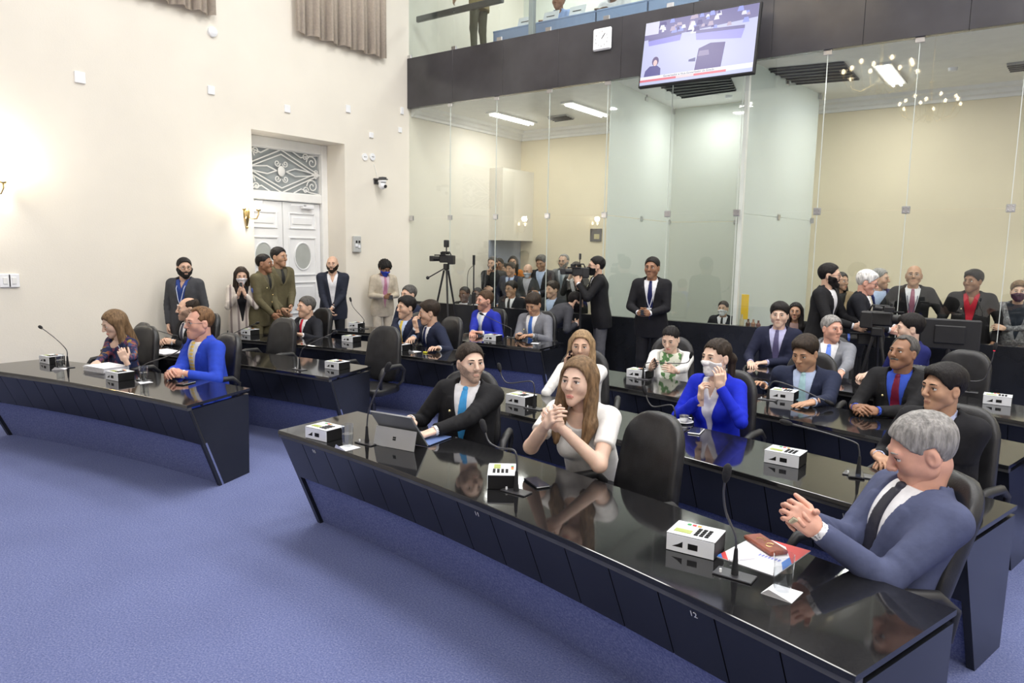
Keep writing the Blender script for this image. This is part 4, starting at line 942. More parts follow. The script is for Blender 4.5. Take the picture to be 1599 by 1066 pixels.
    V, Q = surfnet(upper, pts.min(0)-.10, pts.max(0)+.10, hc_)
    if jk: link('jacket' if lapel else 'blouse', PM().add(V, Q).mesh('jacket', [cloth(jacket, pat)]), root)
    if shirt is not None and jk and lapel:
        def shirt_f(P):
            Q_ = T(P); x, y, z = Q_[:, 0], Q_[:, 1], Q_[:, 2]; ax = np.abs(x)
            d = np.maximum(torso(Q_, .003), np.maximum(np.maximum(ax-.105, -.02-y), np.maximum(vbot-.06-z, z-.53)))
            d = np.maximum(d, -rcone(Q_, (0, -.014, .46), (0, .004, .64), .050, .058))
            if opencollar: d = np.maximum(d, -np.maximum(np.maximum(ax-np.clip((z-.40)/.12, 0, 1.2)*.042, -y), .40-z))
            if collar:
                c = np.maximum(rcone(Q_, (0, -.016, .485), (0, -.004, .585), .075, .0665), -rcone(Q_, (0, -.016, .46), (0, -.002, .64), .0585, .0605))
                c = np.maximum(c, np.maximum(z-(.556-.55*np.maximum(y+.02, 0)), .475-z)); c = np.maximum(c, -np.maximum(np.maximum(ax-np.clip((z-.47)/.05, .05, 1.2)*(.016 if not opencollar else .040), -y), z*0-1))
                d = np.minimum(d, c)
            return d*s
        b = np.array([tp(sx, sy, sz) for sx in (-.12, .12) for sy in (-.09, .16) for sz in (vbot-.08, .60)]); sm = PM()
        V, Q = surfnet(shirt_f, b.min(0), b.max(0), hc_*.72); sm.add(V, Q)
        if cuffs and sleeve == 'long':
            for sd, S, E, W in arms:
                a, b2 = E+(W-E)*.80, E+(W-E)*1.005; V, Q = surfnet(lambda P: np.maximum(rcone(P, a, b2, .034*s*(.9 if fem else 1), .0325*s*(.9 if fem else 1), 3), -rcone(P, a, b2+(b2-a)*.4, .028*s, .0265*s)), np.minimum(a, b2)-.05, np.maximum(a, b2)+.05, .0065); link('shirt_cuff', PM().add(V, Q).mesh('shirt_cuff', [cloth(shirt)]), root)
        link('shirt', sm.mesh('shirt', [cloth(shirt)]), root)
    if tie is not None:
        def tie_f(P):
            Q_ = T(P); x, y, z = Q_[:, 0], Q_[:, 1], Q_[:, 2]; w = np.interp(z, [.05, .16, .47, .50, .53], [.046, .045, .022, .020, .024])
            base = np.minimum(torso(Q_, .0), rcone(Q_, (0, -.016, .485), (0, -.004, .585), .075, .0665))
            d = np.maximum(base-.011, np.maximum(np.abs(x)-w, np.maximum(-y, np.maximum(z-.505, max(vbot-.05, .0)-z))))
            kn = rcone(Q_, (0, .078, .487), (0, .072, .517), .014, .019); return smin(d, kn, .006)*s
        b = np.array([tp(sx, sy, sz) for sx in (-.07, .07) for sy in (.0, .20) for sz in (.0, .56)])
        V, Q = surfnet(tie_f, b.min(0), b.max(0), hc_*.6); link('tie', PM().add(V, Q).mesh('tie', [cloth(tie, tiepat, .45)]), root)
    if pin: MB().sphere(tuple(tp(.085, .125, .37)), .009*s, 8, 6).build('lapel_pin', mat('pin_gold', (.85, .75, .4), .3, .6, noise=.05), root, True)
    if lanyard is not None:
        lm = MB(); pf = lambda x, z: tuple(tp(x, float(.128 + .02*(z < .3)), z))
        lm.tube([tuple(tp(-.06, .03, .53)), pf(-.05, .42), pf(-.02, .28), pf(0, .22)], .005, 5).tube([tuple(tp(.06, .03, .53)), pf(.05, .42), pf(.02, .28), pf(0, .22)], .005, 5); lo_ = lm.build('lanyard', cloth(lanyard), root)
        bm_ = MB().box((0, 0, 0), (.06, .006, .085), rot=Matrix(Rt.tolist())); bm_.build('badge', m_plastic, lo_, loc=tuple(tp(0, .155, .18)))
    # --- legs
    if legs:
        tc = trousers if trousers is not None else (jacket if jacket is not None else (.03, .03, .04)); lg = PM()
        for sd in (-1, 1):
            H0 = Pv+np.array([sd*.085*s, 0, -.02])
            if stand: K = np.array([sd*.10*s, .02, .50*s*hip/(.945*s)]); An = np.array([sd*.11*s, -.02, .09])
            else:
                K = Pv+np.array([sd*.12*s, .43*s, .015]) if knee is None else Pv+np.array([sd*.12*s, .43*s, knee]); An = np.array([sd*.12*s, K[1]-.06+(0.03*sd), .09])
            f = lambda P: smin(rcone(P, H0, K, (.092 if not fem else .088)*s+.01*fat, .066*s), rcone(P, K, An, .064*s, .052*s, 1), .03)
            V, Q = surfnet(f, np.minimum(np.minimum(H0, K), An)-.11, np.maximum(np.maximum(H0, K), An)+.11, hlow); lg.add(V, Q)
            a, b2 = An+np.array([0, -.045, -.045]), An+np.array([sd*.02, .15, -.055])
            V, Q = surfnet(lambda P: np.maximum(smin(rcone(P, a, b2, .042*s, .036*s), rcone(P, An+np.array([0, -.02, .02]), a, .042*s, .04*s), .03), .004-P[:, 2]), np.minimum(a, b2)-.08, np.maximum(a, b2)+np.array([.08, .08, .13]), .012)
            link('shoe', PM().add(V, Q).mesh('shoe', [mat('shoe_%02d%02d%02d' % tuple(int(c*99) for c in shoes), shoes, .35, noise=.1)]), root)
        g = lambda P: ell(P, Pv+np.array([0, -.01, .01]), (.175*s, .125*s, .13*s)); V, Q = surfnet(g, Pv-.2, Pv+.2, hlow); lg.add(V, Q)
        link('trousers', lg.mesh('trousers', [cloth(tc, tpat)]), root)
    root['_hands'] = 0; del root['_hands']
    toW = lambda p: RW @ np.asarray(p, float) + np.array([root_xy[0], root_xy[1], zfloor])
    info = dict(root=root, hands=[(toW(W), RW @ B, sc_) for W, B, sc_ in hands], RW=RW, tp=tp, toW=toW, s=s, hip=hip)
    return info
# ================================================================== WHO SITS AND STANDS WHERE
def seat_head(row, px, py, dy=.3):
    Y = ROW_Y[row]+DEPTH+dy
    for _ in range(30): p = at_y(px, py, Y); Y = YF(row, p[0])+DEPTH+dy
    return p
TZ = lambda px, py, z=.775: ('w', *at_z(px, py, z))
WY = lambda px, py, Y: ('w', *at_y(px, py, Y))
def clasp(px, py, heading, z=.79, gap=.075, back=.05):
    c = at_z(px, py, z); h = math.radians(heading); r = np.array([math.cos(h), math.sin(h), 0]); f = np.array([-math.sin(h), math.cos(h), 0])
    return dict(lh=('w', *(c-r*gap-f*back)), rh=('w', *(c+r*gap-f*back)), lfing=(.72, .68, .05), rfing=(-.72, .68, .12), lpalm=(.6, -.3, -.7), rpalm=(-.6, -.3, -.7), lcurl=.55, rcurl=.5)
def seat_chair(P, label, turn=0., back=.0, recline=8):
    o = P['root']; h = o.rotation_euler.z+math.radians(turn); f = Vector((-math.sin(h), math.cos(h), 0))
    return chair(o.location.x+f.x*(.05-back), o.location.y+f.y*(.05-back), h, label, recline=recline)
def in_hand(P, k, off=(0, .085, -.035)):
    W, B, s = P['hands'][k]; return Vector(W + B @ (np.array(off)*s)), Matrix(B.tolist())
m_phone = mat('phone_black_glass', (.012, .012, .014), .12, noise=.2); m_phonew = mat('phone_case_pink', (.75, .48, .42), .4, noise=.05)
def phone(loc, R, label, m=m_phone, size=(.075, .15, .009)):
    o = thing('mobile_phone', label, 'phone', tuple(loc)); o.rotation_euler = R.to_euler() if R is not None else (0, 0, 0)
    MB().box((0, 0, 0), size, bev=.004).build('case', m, o); MB().box((0, 0, size[2]/2+.0006), (size[0]*.9, size[1]*.94, .0012)).build('screen', mat('phone_screen', (.03, .035, .05), .08, noise=.1), o)
    return o
NAVY = (.014, .019, .045); BLK = (.011, .011, .013); CHAR = (.032, .034, .040); GREY = (.20, .21, .24); WHT = (.80, .80, .83); LBL = (.50, .60, .82)
# ---------------- right block
p = person(seat_head(0, 735, 568, .32), 196, 'man in dark suit and bright blue tie seated at tablet, head turned right', q='near', hyaw=46, gaze=1.6, hpitch=-2, lean=2, twist=4, roll=-3, skin='fair', hair='short', hcol='dark', beard='stubble', jacket=BLK, shirt=WHT, tie=(.06, .34, .72), vbot=.12,
           lh=TZ(672, 676), rh=TZ(640, 655, .80), lpole=(-.8, -.2, -.5), pin=1)
seat_chair(p, 'black leather office chair behind the man with the blue tie and tablet', 14)
p = person(seat_head(0, 903, 597, .14), 186, 'woman with long brown hair and white blouse, chin over clasped hands', q='near', fem=1, s=1.1, hyaw=-2, hpitch=-3, lean=26, skin='fair', hair='long', hcol='dkblond', lapel=False, sleeve='short', jacket=(.82, .81, .79), trousers=(.03, .03, .035),
           lh=WY(876, 668, 3.22), rh=WY(853, 662, 3.12), lpole=(-.5, .5, -1.), rpole=(.5, .5, -1.), lfing=(.7, .35, .55), rfing=(-.6, .4, .6), lpalm=(.4, -.7, .2), rpalm=(-.4, -.6, -.2), lcurl=.6, rcurl=.55)
q_ = at_z(988, 660, 1.0); ch_w = chair(q_[0]+.05, q_[1]-.22, math.radians(158), 'empty-backed black leather chair right of the woman in the white blouse')
p = person(seat_head(0, 1440, 706, .44), 128, 'grey haired man in blue-grey suit reclining sideways at front desk, looking down', q='near', s=1.19, hyaw=-14, hpitch=22, lean=-16, skin='red', hair='short', hcol='grey', jacket=(.075, .088, .165), shirt=WHT, tie=(.03, .03, .045), vbot=.10, fat=.2,
           lh=WY(1275, 826, 2.86), rh=WY(1262, 812, 2.96), lpole=(-.3, -.5, -1), rpole=(.3, -.5, -1), lcurl=.8, rcurl=.75, lpalm=(.8, 0, -.3), rpalm=(-.8, 0, -.3), knee=.13)
seat_chair(p, 'glossy black chair under the reclining grey haired man', 0, .05, 18)
phone(*in_hand(p, 1, (-.0, .10, -.045)), 'pale slim phone held by the reclining grey haired man', mat('phone_gold', (.55, .50, .35), .35, noise=.05), (.03, .12, .009))
p = person(seat_head(1, 908, 542, .3), 196, 'blonde woman in white top holding a phone to her ear', s=1.08, fem=1, q='mid', hyaw=8, lean=8, skin='light', hair='long', hcol='blond', lapel=False, jacket=(.80, .79, .77), trousers=(.6, .6, .6), cuffs=False, rh=WY(884, 574, 5.16), rfing=(-.05, .05, 1), rpalm=(-.9, .1, 0), rpole=(.8, .2, -1), rcurl=.5, lh=TZ(868, 634))
seat_chair(p, 'black leather chair behind the blonde woman on the phone', 12)
phone(*in_hand(p, 1), 'dark phone held at the ear of the blonde woman')
p = person(seat_head(1, 1118, 559, .28), 172, 'woman in royal blue blazer adjusting her white face mask', s=1.06, fem=1, q='near', hyaw=-14, hpitch=2, lean=6, skin='fair', hair='tail', hcol='dark', jacket=(.008, .022, .52), shirt=WHT, mask=(.80, .80, .82), vbot=.10, collar=False, opencollar=True, cuffs=False,
           lh=WY(1124, 604, 4.82), rh=WY(1094, 622, 4.84), lfing=(.05, .1, 1), rfing=(-.1, .15, 1), lpalm=(.8, -.6, 0), rpalm=(-.6, -.7, 0), lpole=(-.7, .1, -1), rpole=(.7, .2, -1), lcurl=.5, rcurl=.8)
seat_chair(p, 'black leather chair behind the woman in the blue blazer', 6)
p = person(seat_head(1, 1472, 608, .34), 160, 'dark haired man in black suit at desk 14, gazing left', q='near', hyaw=-22, lean=6, skin='tan', hair='full', hcol='black', jacket=(.013, .013, .016), shirt=(.50, .55, .78), vbot=.16, opencollar=True, lh=TZ(1400, 716), rh=TZ(1372, 712), lcurl=.4, rcurl=.45, lfing=(.2, 1, -.1), rfing=(-.75, .6, -.05))
seat_chair(p, 'black leather chair behind the man at desk 14', 0)
p = person(seat_head(2, 1047, 530, .28), 194, 'dark haired woman in white blazer and green patterned blouse reading a phone', fem=1, fat=.5, q='mid', hyaw=-8, hpitch=20, lean=10, skin='fair', hair='tail', hcol='black', jacket=(.80, .80, .79), shirt=(.62, .66, .52), vbot=.05, vw=.11, collar=False, cuffs=False, rh=TZ(1012, 590, .83), lh=TZ(1036, 595, .81), rfing=(-.3, .8, .4), lfing=(.5, .8, .3), rpalm=(-.6, 0, .3), lpalm=(.5, -.5, -.2), rcurl=.5, lcurl=.5)
seat_chair(p, 'black leather chair behind the woman in the white blazer', 10)
for ch_ in p['root'].children:
    if ch_.name.startswith('shirt'): ch_.data.materials[0] = cloth((.72, .74, .62), ('spots', [(.72, .74, .62), (.10, .22, .08), (.12, .26, .10)], 28.))
phone(*in_hand(p, 1, (0, .11, -.02)), 'black phone in the hands of the woman in the white blazer')
p = person(seat_head(2, 1257, 552, .3), 182, 'heavy man in navy suit with pale teal tie looking down at the desk', s=1.12, fat=1.0, q='mid', hyaw=-14, hpitch=18, lean=8, skin='tan', hair='full', hcol='dark', jacket=(.018, .024, .055), shirt=LBL, tie=(.42, .66, .72), vbot=.06, lh=TZ(1268, 628), rh=TZ(1192, 601), lcurl=.08, lfing=(.55, .85, -.1), rcurl=.3, lth=.0)
seat_chair(p, 'black leather chair behind the heavy man with the teal tie', 0)
p = person(seat_head(2, 1410, 552, .3), 168, 'moustached man in black suit and dark red tie with clasped hands', fat=.4, q='mid', hyaw=-16, hpitch=-8, lean=8, skin='brown', hair='reced', hcol='pepper', beard='moustache', bcol='pepper', jacket=(.013, .013, .015), shirt=(.04, .09, .50), tie=(.16, .012, .035), vbot=.10, pin=1, **clasp(1348, 640, 168))
seat_chair(p, 'black leather chair behind the moustached man', 0)
p = person(seat_head(3, 1217, 493, .3), 186, 'young man with dark fringe, navy suit and lilac shirt in the rear row', q='mid', hyaw=4, lean=4, skin='fair', hair='wave', hcol='black', jacket=(.016, .019, .045), shirt=(.50, .50, .74), tie=(.10, .09, .19), vbot=.14, lh=TZ(1196, 566), rh=TZ(1172, 566))
seat_chair(p, 'black chair behind the young man in the rear row', 0)
p = person(seat_head(3, 1299, 514, .3), 186, 'grey haired man in light grey suit and blue tie looking right', q='mid', hyaw=44, lean=4, skin='red', hair='short', hcol='grey', jacket=(.22, .23, .26), shirt=WHT, tie=(.14, .26, .80), vbot=.12, lh=TZ(1310, 590), rh=TZ(1275, 585))
seat_chair(p, 'black chair behind the man in the light grey suit', 0)
p = person(seat_head(3, 1420, 514, .3), 128, 'man in bright navy suit seen in left profile in the rear row', q='mid', hyaw=-16, hpitch=2, lean=6, skin='fair', hair='full', hcol='black', jacket=(.012, .016, .11), shirt=WHT, vbot=.16, lh=TZ(1370, 590), rh=TZ(1355, 585))
chair(-.55, 7.72, math.radians(165), 'empty black chair right of the man in bright navy suit')
# ---------------- left block
p = person(s=1.08, head=seat_head(0, 178, 506, .24), heading=186, label='woman in dark floral dress reading papers and holding a pen', fem=1, q='mid', hyaw=-10, hpitch=20, lean=10, fat=.4, skin='fair', hair='long', hcol='dkblond', lapel=False, jacket=(.020, .026, .075), pat=('spots', [(.020, .026, .075), (.26, .10, .05), (.30, .20, .05), (.05, .08, .19), (.16, .05, .09)], 26.), cuffs=False, rh=TZ(150, 568), lh=TZ(196, 562, .84), rcurl=.3, lfing=(.2, .3, 1), lpalm=(.8, -.5, 0), lcurl=.8)
c_, R_ = in_hand(p, 0, (.0, .08, -.03)); o = MB().tube([(0, 0, -.06), (0, 0, .08)], .004, 6).build('pen', mat('pen_silver', (.6, .65, .75), .3, .5, noise=.05), None, True, tuple(c_), (.5, .2, 0)); tag(o, 'slim pen held up by the woman in the floral dress', 'pen')
seat_chair(p, 'black leather chair behind the woman in the floral dress', 6)
p = person(s=1.18, head=seat_head(0, 311, 505, .30), heading=180, label='man in vivid blue suit, yellow striped tie and glasses with clasped hands', q='near', hyaw=-4, lean=8, skin='red', hair='reced', hcol='ginger', glasses='metal', jacket=(.022, .060, .48), shirt=WHT, tie=(.72, .52, .12), tiepat=('stripe', (.55, .55, .50), 9., 'Z', .75), vbot=.06, fat=.6, **clasp(268, 583, 180))
seat_chair(p, 'black leather chair behind the man in the vivid blue suit', 0)
chair(-8.05, 3.72, math.radians(168), 'empty black chair at the left end beside the floral dress woman')
p = person(s=1.14, head=seat_head(1, 293, 483, .3), heading=176, label='balding man in black suit seated behind the vivid blue suit man', q='mid', hyaw=-10, lean=8, skin='light', hair='fringe', hcol='dark', beard='stubble', jacket=BLK, shirt=WHT, tie=(.06, .06, .09), vbot=.10, **clasp(256, 533, 176))
seat_chair(p, 'black chair behind the balding man in the second row', 0)
for px, py, h, lb in ((420, 560, 186, 'empty black chair in the second left row, left one'), (582, 580, 190, 'empty black chair at the aisle end of the second left row')):
    q_ = seat_head(1, px, py, .36); chair(q_[0], q_[1], math.radians(h), lb)
p = person(s=1.14, head=seat_head(2, 478, 480, .3), heading=176, label='man in dark suit and bright red tie seated below the officers', q='mid', hyaw=-6, lean=6, fat=.4, skin='light', hair='short', hcol='pepper', jacket=(.013, .014, .02), shirt=WHT, tie=(.55, .015, .04), vbot=.10, lh=TZ(470, 523), rh=TZ(448, 523))
seat_chair(p, 'black chair behind the man with the red tie', 0)
p = person(s=1.14, head=seat_head(2, 634, 481, .52), heading=176, label='man in dark navy suit with plain yellow tie in third left row', q='mid', hyaw=-8, lean=4, skin='light', hair='full', hcol='black', jacket=NAVY, shirt=LBL, tie=(.66, .48, .08), vbot=.10, lh=TZ(640, 542), rh=TZ(614, 536))
seat_chair(p, 'black chair behind the man with the plain yellow tie', 0)
p = person(s=1.14, head=seat_head(2, 670, 489, .2), heading=158, label='man in navy suit resting his mouth on his hand', q='mid', hyaw=-18, hpitch=6, lean=12, skin='light', hair='full', hcol='dark', jacket=NAVY, shirt=WHT, tie=(.02, .03, .10), vbot=.10, rh=WY(650, 512, 6.47), rfing=(.1, .2, 1), rpalm=(.2, -1, 0), rpole=(.5, .5, -1), rcurl=.75, lh=TZ(684, 544))
seat_chair(p, 'black chair behind the man resting his mouth on his hand', 12)
p = person(s=1.14, head=seat_head(3, 638, 461, .3), heading=178, label='greying man in navy suit half hidden behind the yellow tie man', q='far', hyaw=-4, lean=4, skin='light', hair='short', hcol='pepper', jacket=NAVY, shirt=WHT, vbot=.2)
seat_chair(p, 'black chair behind the half hidden greying man', 0)
p = person(s=1.14, head=seat_head(3, 757, 470, .3), heading=172, label='bearded man in royal blue suit and pale tie in the rear left row', q='mid', hyaw=-14, lean=4, skin='red', hair='short', hcol='brown', beard='stubble', jacket=(.016, .028, .34), shirt=WHT, tie=(.50, .58, .68), vbot=.08, pin=1, lh=TZ(752, 520), rh=TZ(738, 520))
seat_chair(p, 'black chair behind the man in the royal blue suit', 0)
p = person(s=1.14, head=seat_head(3, 833, 476, .3), heading=182, label='man in mid grey suit and blue tie looking down at a phone', q='mid', hyaw=4, hpitch=24, lean=6, skin='tan', hair='wave', hcol='dark', jacket=(.17, .175, .20), shirt=WHT, tie=(.05, .15, .50), vbot=.06, pin=1, lh=TZ(830, 524, .80), rh=TZ(812, 522, .80), rfing=(-.4, .9, .1), lfing=(.4, .9, .1), rcurl=.5)
seat_chair(p, 'black chair behind the man in the mid grey suit', 0)
phone(*in_hand(p, 1, (-.02, .10, .0)), 'dark phone held by the man in the mid grey suit')
# ---------------- standing, in the hall
def stand(px, py, Y=None, X=None): return at_y(px, py, Y) if Y is not None else at_x(px, py, X)
SP = WALL_X+.42
p = person(stand(288, 419, X=SP), 214, 'bearded man in charcoal suit and blue shirt standing by the cream wall', 'stand', q='mid', hyaw=38, lean=0, fat=.2, skin='light', hair='short', hcol='black', beard='full', lh=(-.20, .06, -.05), rh=(.20, .06, -.05), glasses='black', jacket=(.055, .057, .064), shirt=(.03, .06, .25), vbot=.08, opencollar=True, cuffs=False, trousers=(.03, .03, .035), lanyard=(.5, .55, .7))
p = person(stand(377, 431, X=SP), 236, 'woman in cream striped suit and mask filming with a pink phone', 'stand', q='mid', fem=1, hyaw=6, hpitch=12, skin='light', hair='long', hcol='dark', mask=(.78, .76, .80), jacket=(.66, .60, .54), pat=('stripe', (.30, .25, .24), 3.2, 'X', .82), shirt=(.012, .012, .015), vbot=-.02, vw=.09, collar=False, cuffs=False, trousers=(.66, .60, .54), tpat=('stripe', (.22, .19, .18), 3.2, 'X', .75), lh=(-.045, .30, .40), rh=(.045, .30, .40), lfing=(.3, .3, 1), rfing=(-.3, .3, 1), lpalm=(.8, -.5, 0), rpalm=(-.8, -.5, 0), lcurl=.5, rcurl=.5)
phone((Vector(p['hands'][0][0])+Vector(p['hands'][1][0]))/2+Vector((0, 0, .10)), Matrix.Rotation(math.radians(90), 3, 'X'), 'pink phone held up by the woman in the striped suit', m_phonew)
OLV = (.115, .100, .055)
p = person(stand(413, 412, X=SP+.1), 292, 'uniformed officer in olive tunic nearest the camera, face turned right', 'stand', q='mid', hyaw=10, skin='brown', hair='buzz', hcol='black', jacket=OLV, shirt=(.10, .09, .06), tie=(.02, .02, .02), vbot=.33, trousers=OLV, lh=(-.04, .25, .03), rh=(.10, .26, .0), lcurl=.6, rcurl=.6, cuffs=False, pin=1)
for z in (.28, .18, .08): MB().sphere(tuple(p['tp'](0, .165, z)), .012, 8, 5).build('brass_button', m_brass, p['root'], True)
for sd in (-1, 1): MB().box(tuple(p['tp'](sd*.14, -.01, .535)), (.10, .05, .012), bev=.004).build('epaulette', mat('epaulette_gold', (.45, .30, .08), .5, noise=.1), p['root'])
MB().sphere(tuple(p['tp'](.232, .02, .33)), (.012, .035, .045), 10, 6).build('sleeve_badge', mat('badge_blue', (.08, .14, .45), .5, noise=.3, nscale=30), p['root'], True)
p = person(stand(436, 402, X=SP-.02), 270, 'second olive uniformed officer, taller, behind the first', 'stand', q='mid', hyaw=14, skin='tan', hair='short', hcol='black', jacket=OLV, shirt=(.10, .09, .06), tie=(.02, .02, .02), vbot=.33, trousers=OLV, lh=(-.04, .26, .03), rh=(.10, .26, .0), cuffs=False)
p = person(stand(519, 413, X=SP-.05), 226, 'bald bearded man in dark suit and white shirt standing by the door', 'stand', q='mid', hyaw=-6, fat=.3, skin='light', hair=None, hcol='dark', beard='trim', jacket=(.022, .026, .042), shirt=(.80, .80, .83), vbot=.02, opencollar=True, trousers=(.014, .015, .02), lh=(-.0, .24, .02), rh=(.06, .25, -.02), lcurl=.5, rcurl=.5, lfing=(.5, .2, -.8), rfing=(-.6, .2, -.7))
p = person(stand(601, 419, X=SP-.05), 246, 'man in beige suit and blue mask looking at a phone by the corner', 'stand', q='mid', hyaw=10, hpitch=28, skin='brown', hair='curly', hcol='black', mask=(.03, .06, .42), jacket=(.50, .44, .35), shirt=(.62, .50, .55), tie=(.45, .20, .30), vbot=.0, trousers=(.55, .49, .40), lh=(-.05, .28, .18), rh=(.06, .28, .18), lcurl=.5, rcurl=.5, lfing=(.4, .9, 0), rfing=(-.4, .9, 0))
phone(*in_hand(p, 1, (0, .12, .0)), 'black phone held by the man in the beige suit')
p = person(stand(899, 471, Y=9.0), 318, 'dark suited bearded man bending forward beside the rear left desk', 'stand', q='mid', s=1.04, lean=58, hyaw=-14, hpitch=22, skin='light', hair='short', hcol='black', beard='trim', jacket=(.045, .046, .055), shirt=WHT, tie=(.05, .08, .45), vbot=.06, lh=(-.12, .50, .05), rh=(.14, .52, .08), trousers=(.02, .02, .024))
p = person(stand(931, 416, Y=9.12), 128, 'cameraman in black suit and black mask shouldering a video camera', 'stand', q='mid', hyaw=4, skin='light', hair='short', hcol='black', glasses='black', mask=(.012, .012, .014), jacket=(.011, .011, .013), shirt=WHT, tie=(.012, .012, .014), vbot=.05, trousers=(.10, .10, .11), lh=(-.10, .34, .44), rh=(.08, .32, .40), lcurl=.6, rcurl=.6, lfing=(.2, .3, 1), rfing=(-.1, .3, 1), lpalm=(.8, -.3, 0), rpalm=(-.8, -.3, 0))
CAMMAN = p
p = person(stand(1018, 419, Y=8.6), 196, 'young man in black suit with lanyard standing before the black parapet', 'stand', q='mid', hyaw=-8, skin='brown', hair='short', hcol='black', jacket=(.012, .012, .015), shirt=WHT, tie=(.015, .02, .09), vbot=.06, lanyard=(.70, .72, .78), trousers=(.012, .012, .015), lh=(-.02, .30, .14), rh=(.10, .30, .14), lfing=(.4, .9, .1), rfing=(-.4, .9, .1), lcurl=.5, rcurl=.5)
phone(*in_hand(p, 0, (0, .11, .0)), 'dark phone held by the young man with the lanyard')
p = person(stand(1296, 431, Y=8.75), 262, 'bearded man with glasses in black suit standing and reaching right', 'stand', q='mid', hyaw=14, skin='light', hair='short', hcol='black', beard='trim', glasses='black', jacket=(.012, .012, .014), shirt=WHT, vbot=.18, trousers=(.012, .012, .014), rh=(.14, .42, .16), lh=(-.10, .42, .18), lcurl=.6, rcurl=.6)
p = person(stand(1354, 442, Y=9.05), 268, 'white haired man with glasses and moustache in black suit looking down', 'stand', q='mid', hyaw=6, hpitch=14, skin='red', hair='full', hcol='white', beard='moustache', bcol='white', glasses='black', jacket=(.012, .013, .018), shirt=WHT, tie=(.62, .58, .46), vbot=.06, trousers=(.012, .012, .014), rh=(.12, .40, .16), lh=(-.06, .42, .18), lcurl=.6, rcurl=.6)
p = person(stand(1242, 487, Y=9.0), 200, 'dark haired woman in black partly hidden behind the young man', 'stand', q='far', s=.86, fem=1, hyaw=-10, skin='tan', hair='long', hcol='black', jacket=(.012, .012, .013), shirt=(.3, .2, .18), vbot=.2, collar=False)
# ---------------- behind the glass, right
GY = GLASS_Y+.75
p = person(stand(1313, 440, Y=GY+.2), 200, 'dark haired woman in tan jacket behind the glass', 'stand', q='far', fem=1, hyaw=40, skin='tan', hair='long', hcol='black', jacket=(.33, .25, .15), shirt=(.02, .02, .02), vbot=.05, collar=False)
p = person(stand(1374, 436, Y=GY+.1), 210, 'man in navy suit behind the glass beside the white haired man', 'stand', q='far', hyaw=50, skin='light', hair='short', hcol='grey', jacket=(.015, .02, .10), shirt=LBL, vbot=.1)
p = person(stand(1427, 431, Y=GY), 190, 'bald man with glasses and lanyard behind the glass, arms apart', 'stand', q='mid', hyaw=-4, hpitch=-6, skin='tan', hair=None, hcol='dark', glasses='metal', jacket=(.012, .012, .014), shirt=WHT, tie=(.35, .14, .20), vbot=.06, lanyard=(.12, .12, .18), lh=(-.33, .16, -.02), rh=(.33, .16, -.02), lpole=(-1, -.3, 0), rpole=(1, -.3, 0))
p = person(stand(1519, 440, Y=GY), 178, 'man in black suit and red shirt behind the glass', 'stand', q='mid', hyaw=-26, fat=.5, skin='brown', hair='full', hcol='black', jacket=(.013, .012, .013), shirt=(.42, .012, .03), vbot=.06, opencollar=True, cuffs=False, pin=1)
p = person(stand(1591, 456, Y=GY+.1), 186, 'grey blonde woman in grey cardigan and dark mask with folded arms', 'stand', q='mid', fem=1, fat=.5, hyaw=-4, skin='light', hair='full', hcol='dkblond', mask=(.07, .02, .05), jacket=(.17, .17, .18), pat=('spots', [(.10, .10, .11), (.30, .30, .31), (.2, .2, .21)], 60.), shirt=(.015, .02, .03), vbot=.1, vw=.1, collar=False, cuffs=False, lh=(.12, .20, .22), rh=(-.12, .22, .24), lcurl=.4, rcurl=.4)
p = person(stand(1582, 517, Y=GY+.2), 196, 'seated woman in red top behind the parapet at the right edge', 'sit', q='mid', fem=1, fat=.5, hyaw=-4, s=1.0, skin='brown', hair='tail', hcol='black', lapel=False, jacket=(.45, .012, .03), cuffs=False, rh=(.02, .22, .42), lh=(-.1, .3, .2), rfing=(-.3, .2, 1), rcurl=.8)
seat_chair(p, 'black chair under the seated woman in red', 0)
p = person(stand(1129, 482, Y=GY+.4), 190, 'masked man glimpsed low behind the frosted vestibule edge', 'stand', q='far', hyaw=-6, s=.86, skin='light', hair='short', hcol='dark', mask=(.8, .8, .82), jacket=(.02, .02, .024), shirt=WHT, tie=(.02, .02, .02))
# ---------------- behind the glass, left
def aud(px, py, dY, heading, label, **k):
    k.setdefault('q', 'far'); return person(stand(px, py, Y=GLASS_Y+dY), heading, label, k.pop('pose', 'stand'), **k)
aud(769, 412, 1.5, 196, 'bearded man in dark jacket behind glass, hand on chin', hyaw=-4, skin='light', hair='short', hcol='pepper', beard='trim', jacket=(.025, .025, .028), shirt=(.03, .03, .03), vbot=.3, rh=(.03, .22, .47), lh=(-.05, .2, .2), rfing=(-.1, .2, 1), rcurl=.8)
aud(779, 414, 1.85, 200, 'dark haired person half hidden behind the bearded man', skin='brown', hair='short', hcol='black', jacket=(.03, .03, .03))
aud(786, 421, 2.4, 196, 'man with side parted hair behind the blue tie man', skin='tan', hair='full', hcol='black', jacket=(.03, .03, .04))
aud(797, 421, 1.45, 196, 'man in navy suit and blue tie standing behind the glass', q='mid', hyaw=-10, skin='tan', hair='full', hcol='dark', jacket=(.018, .022, .045), shirt=LBL, tie=(.03, .05, .16))
aud(801, 410, 2.75, 200, 'woman with long dark hair and orange top at the back', fem=1, hyaw=10, skin='tan', hair='long', hcol='black', lapel=False, jacket=(.62, .22, .05), cuffs=False)
aud(824, 423, 1.5, 190, 'bald man in grey jacket with lowered mask behind the glass', hpitch=14, skin='light', hair=None, hcol='dark', mask=(.6, .65, .75), jacket=(.06, .065, .07), shirt=(.5, .5, .55), lh=(-.05, .25, .12), rh=(.06, .25, .12))
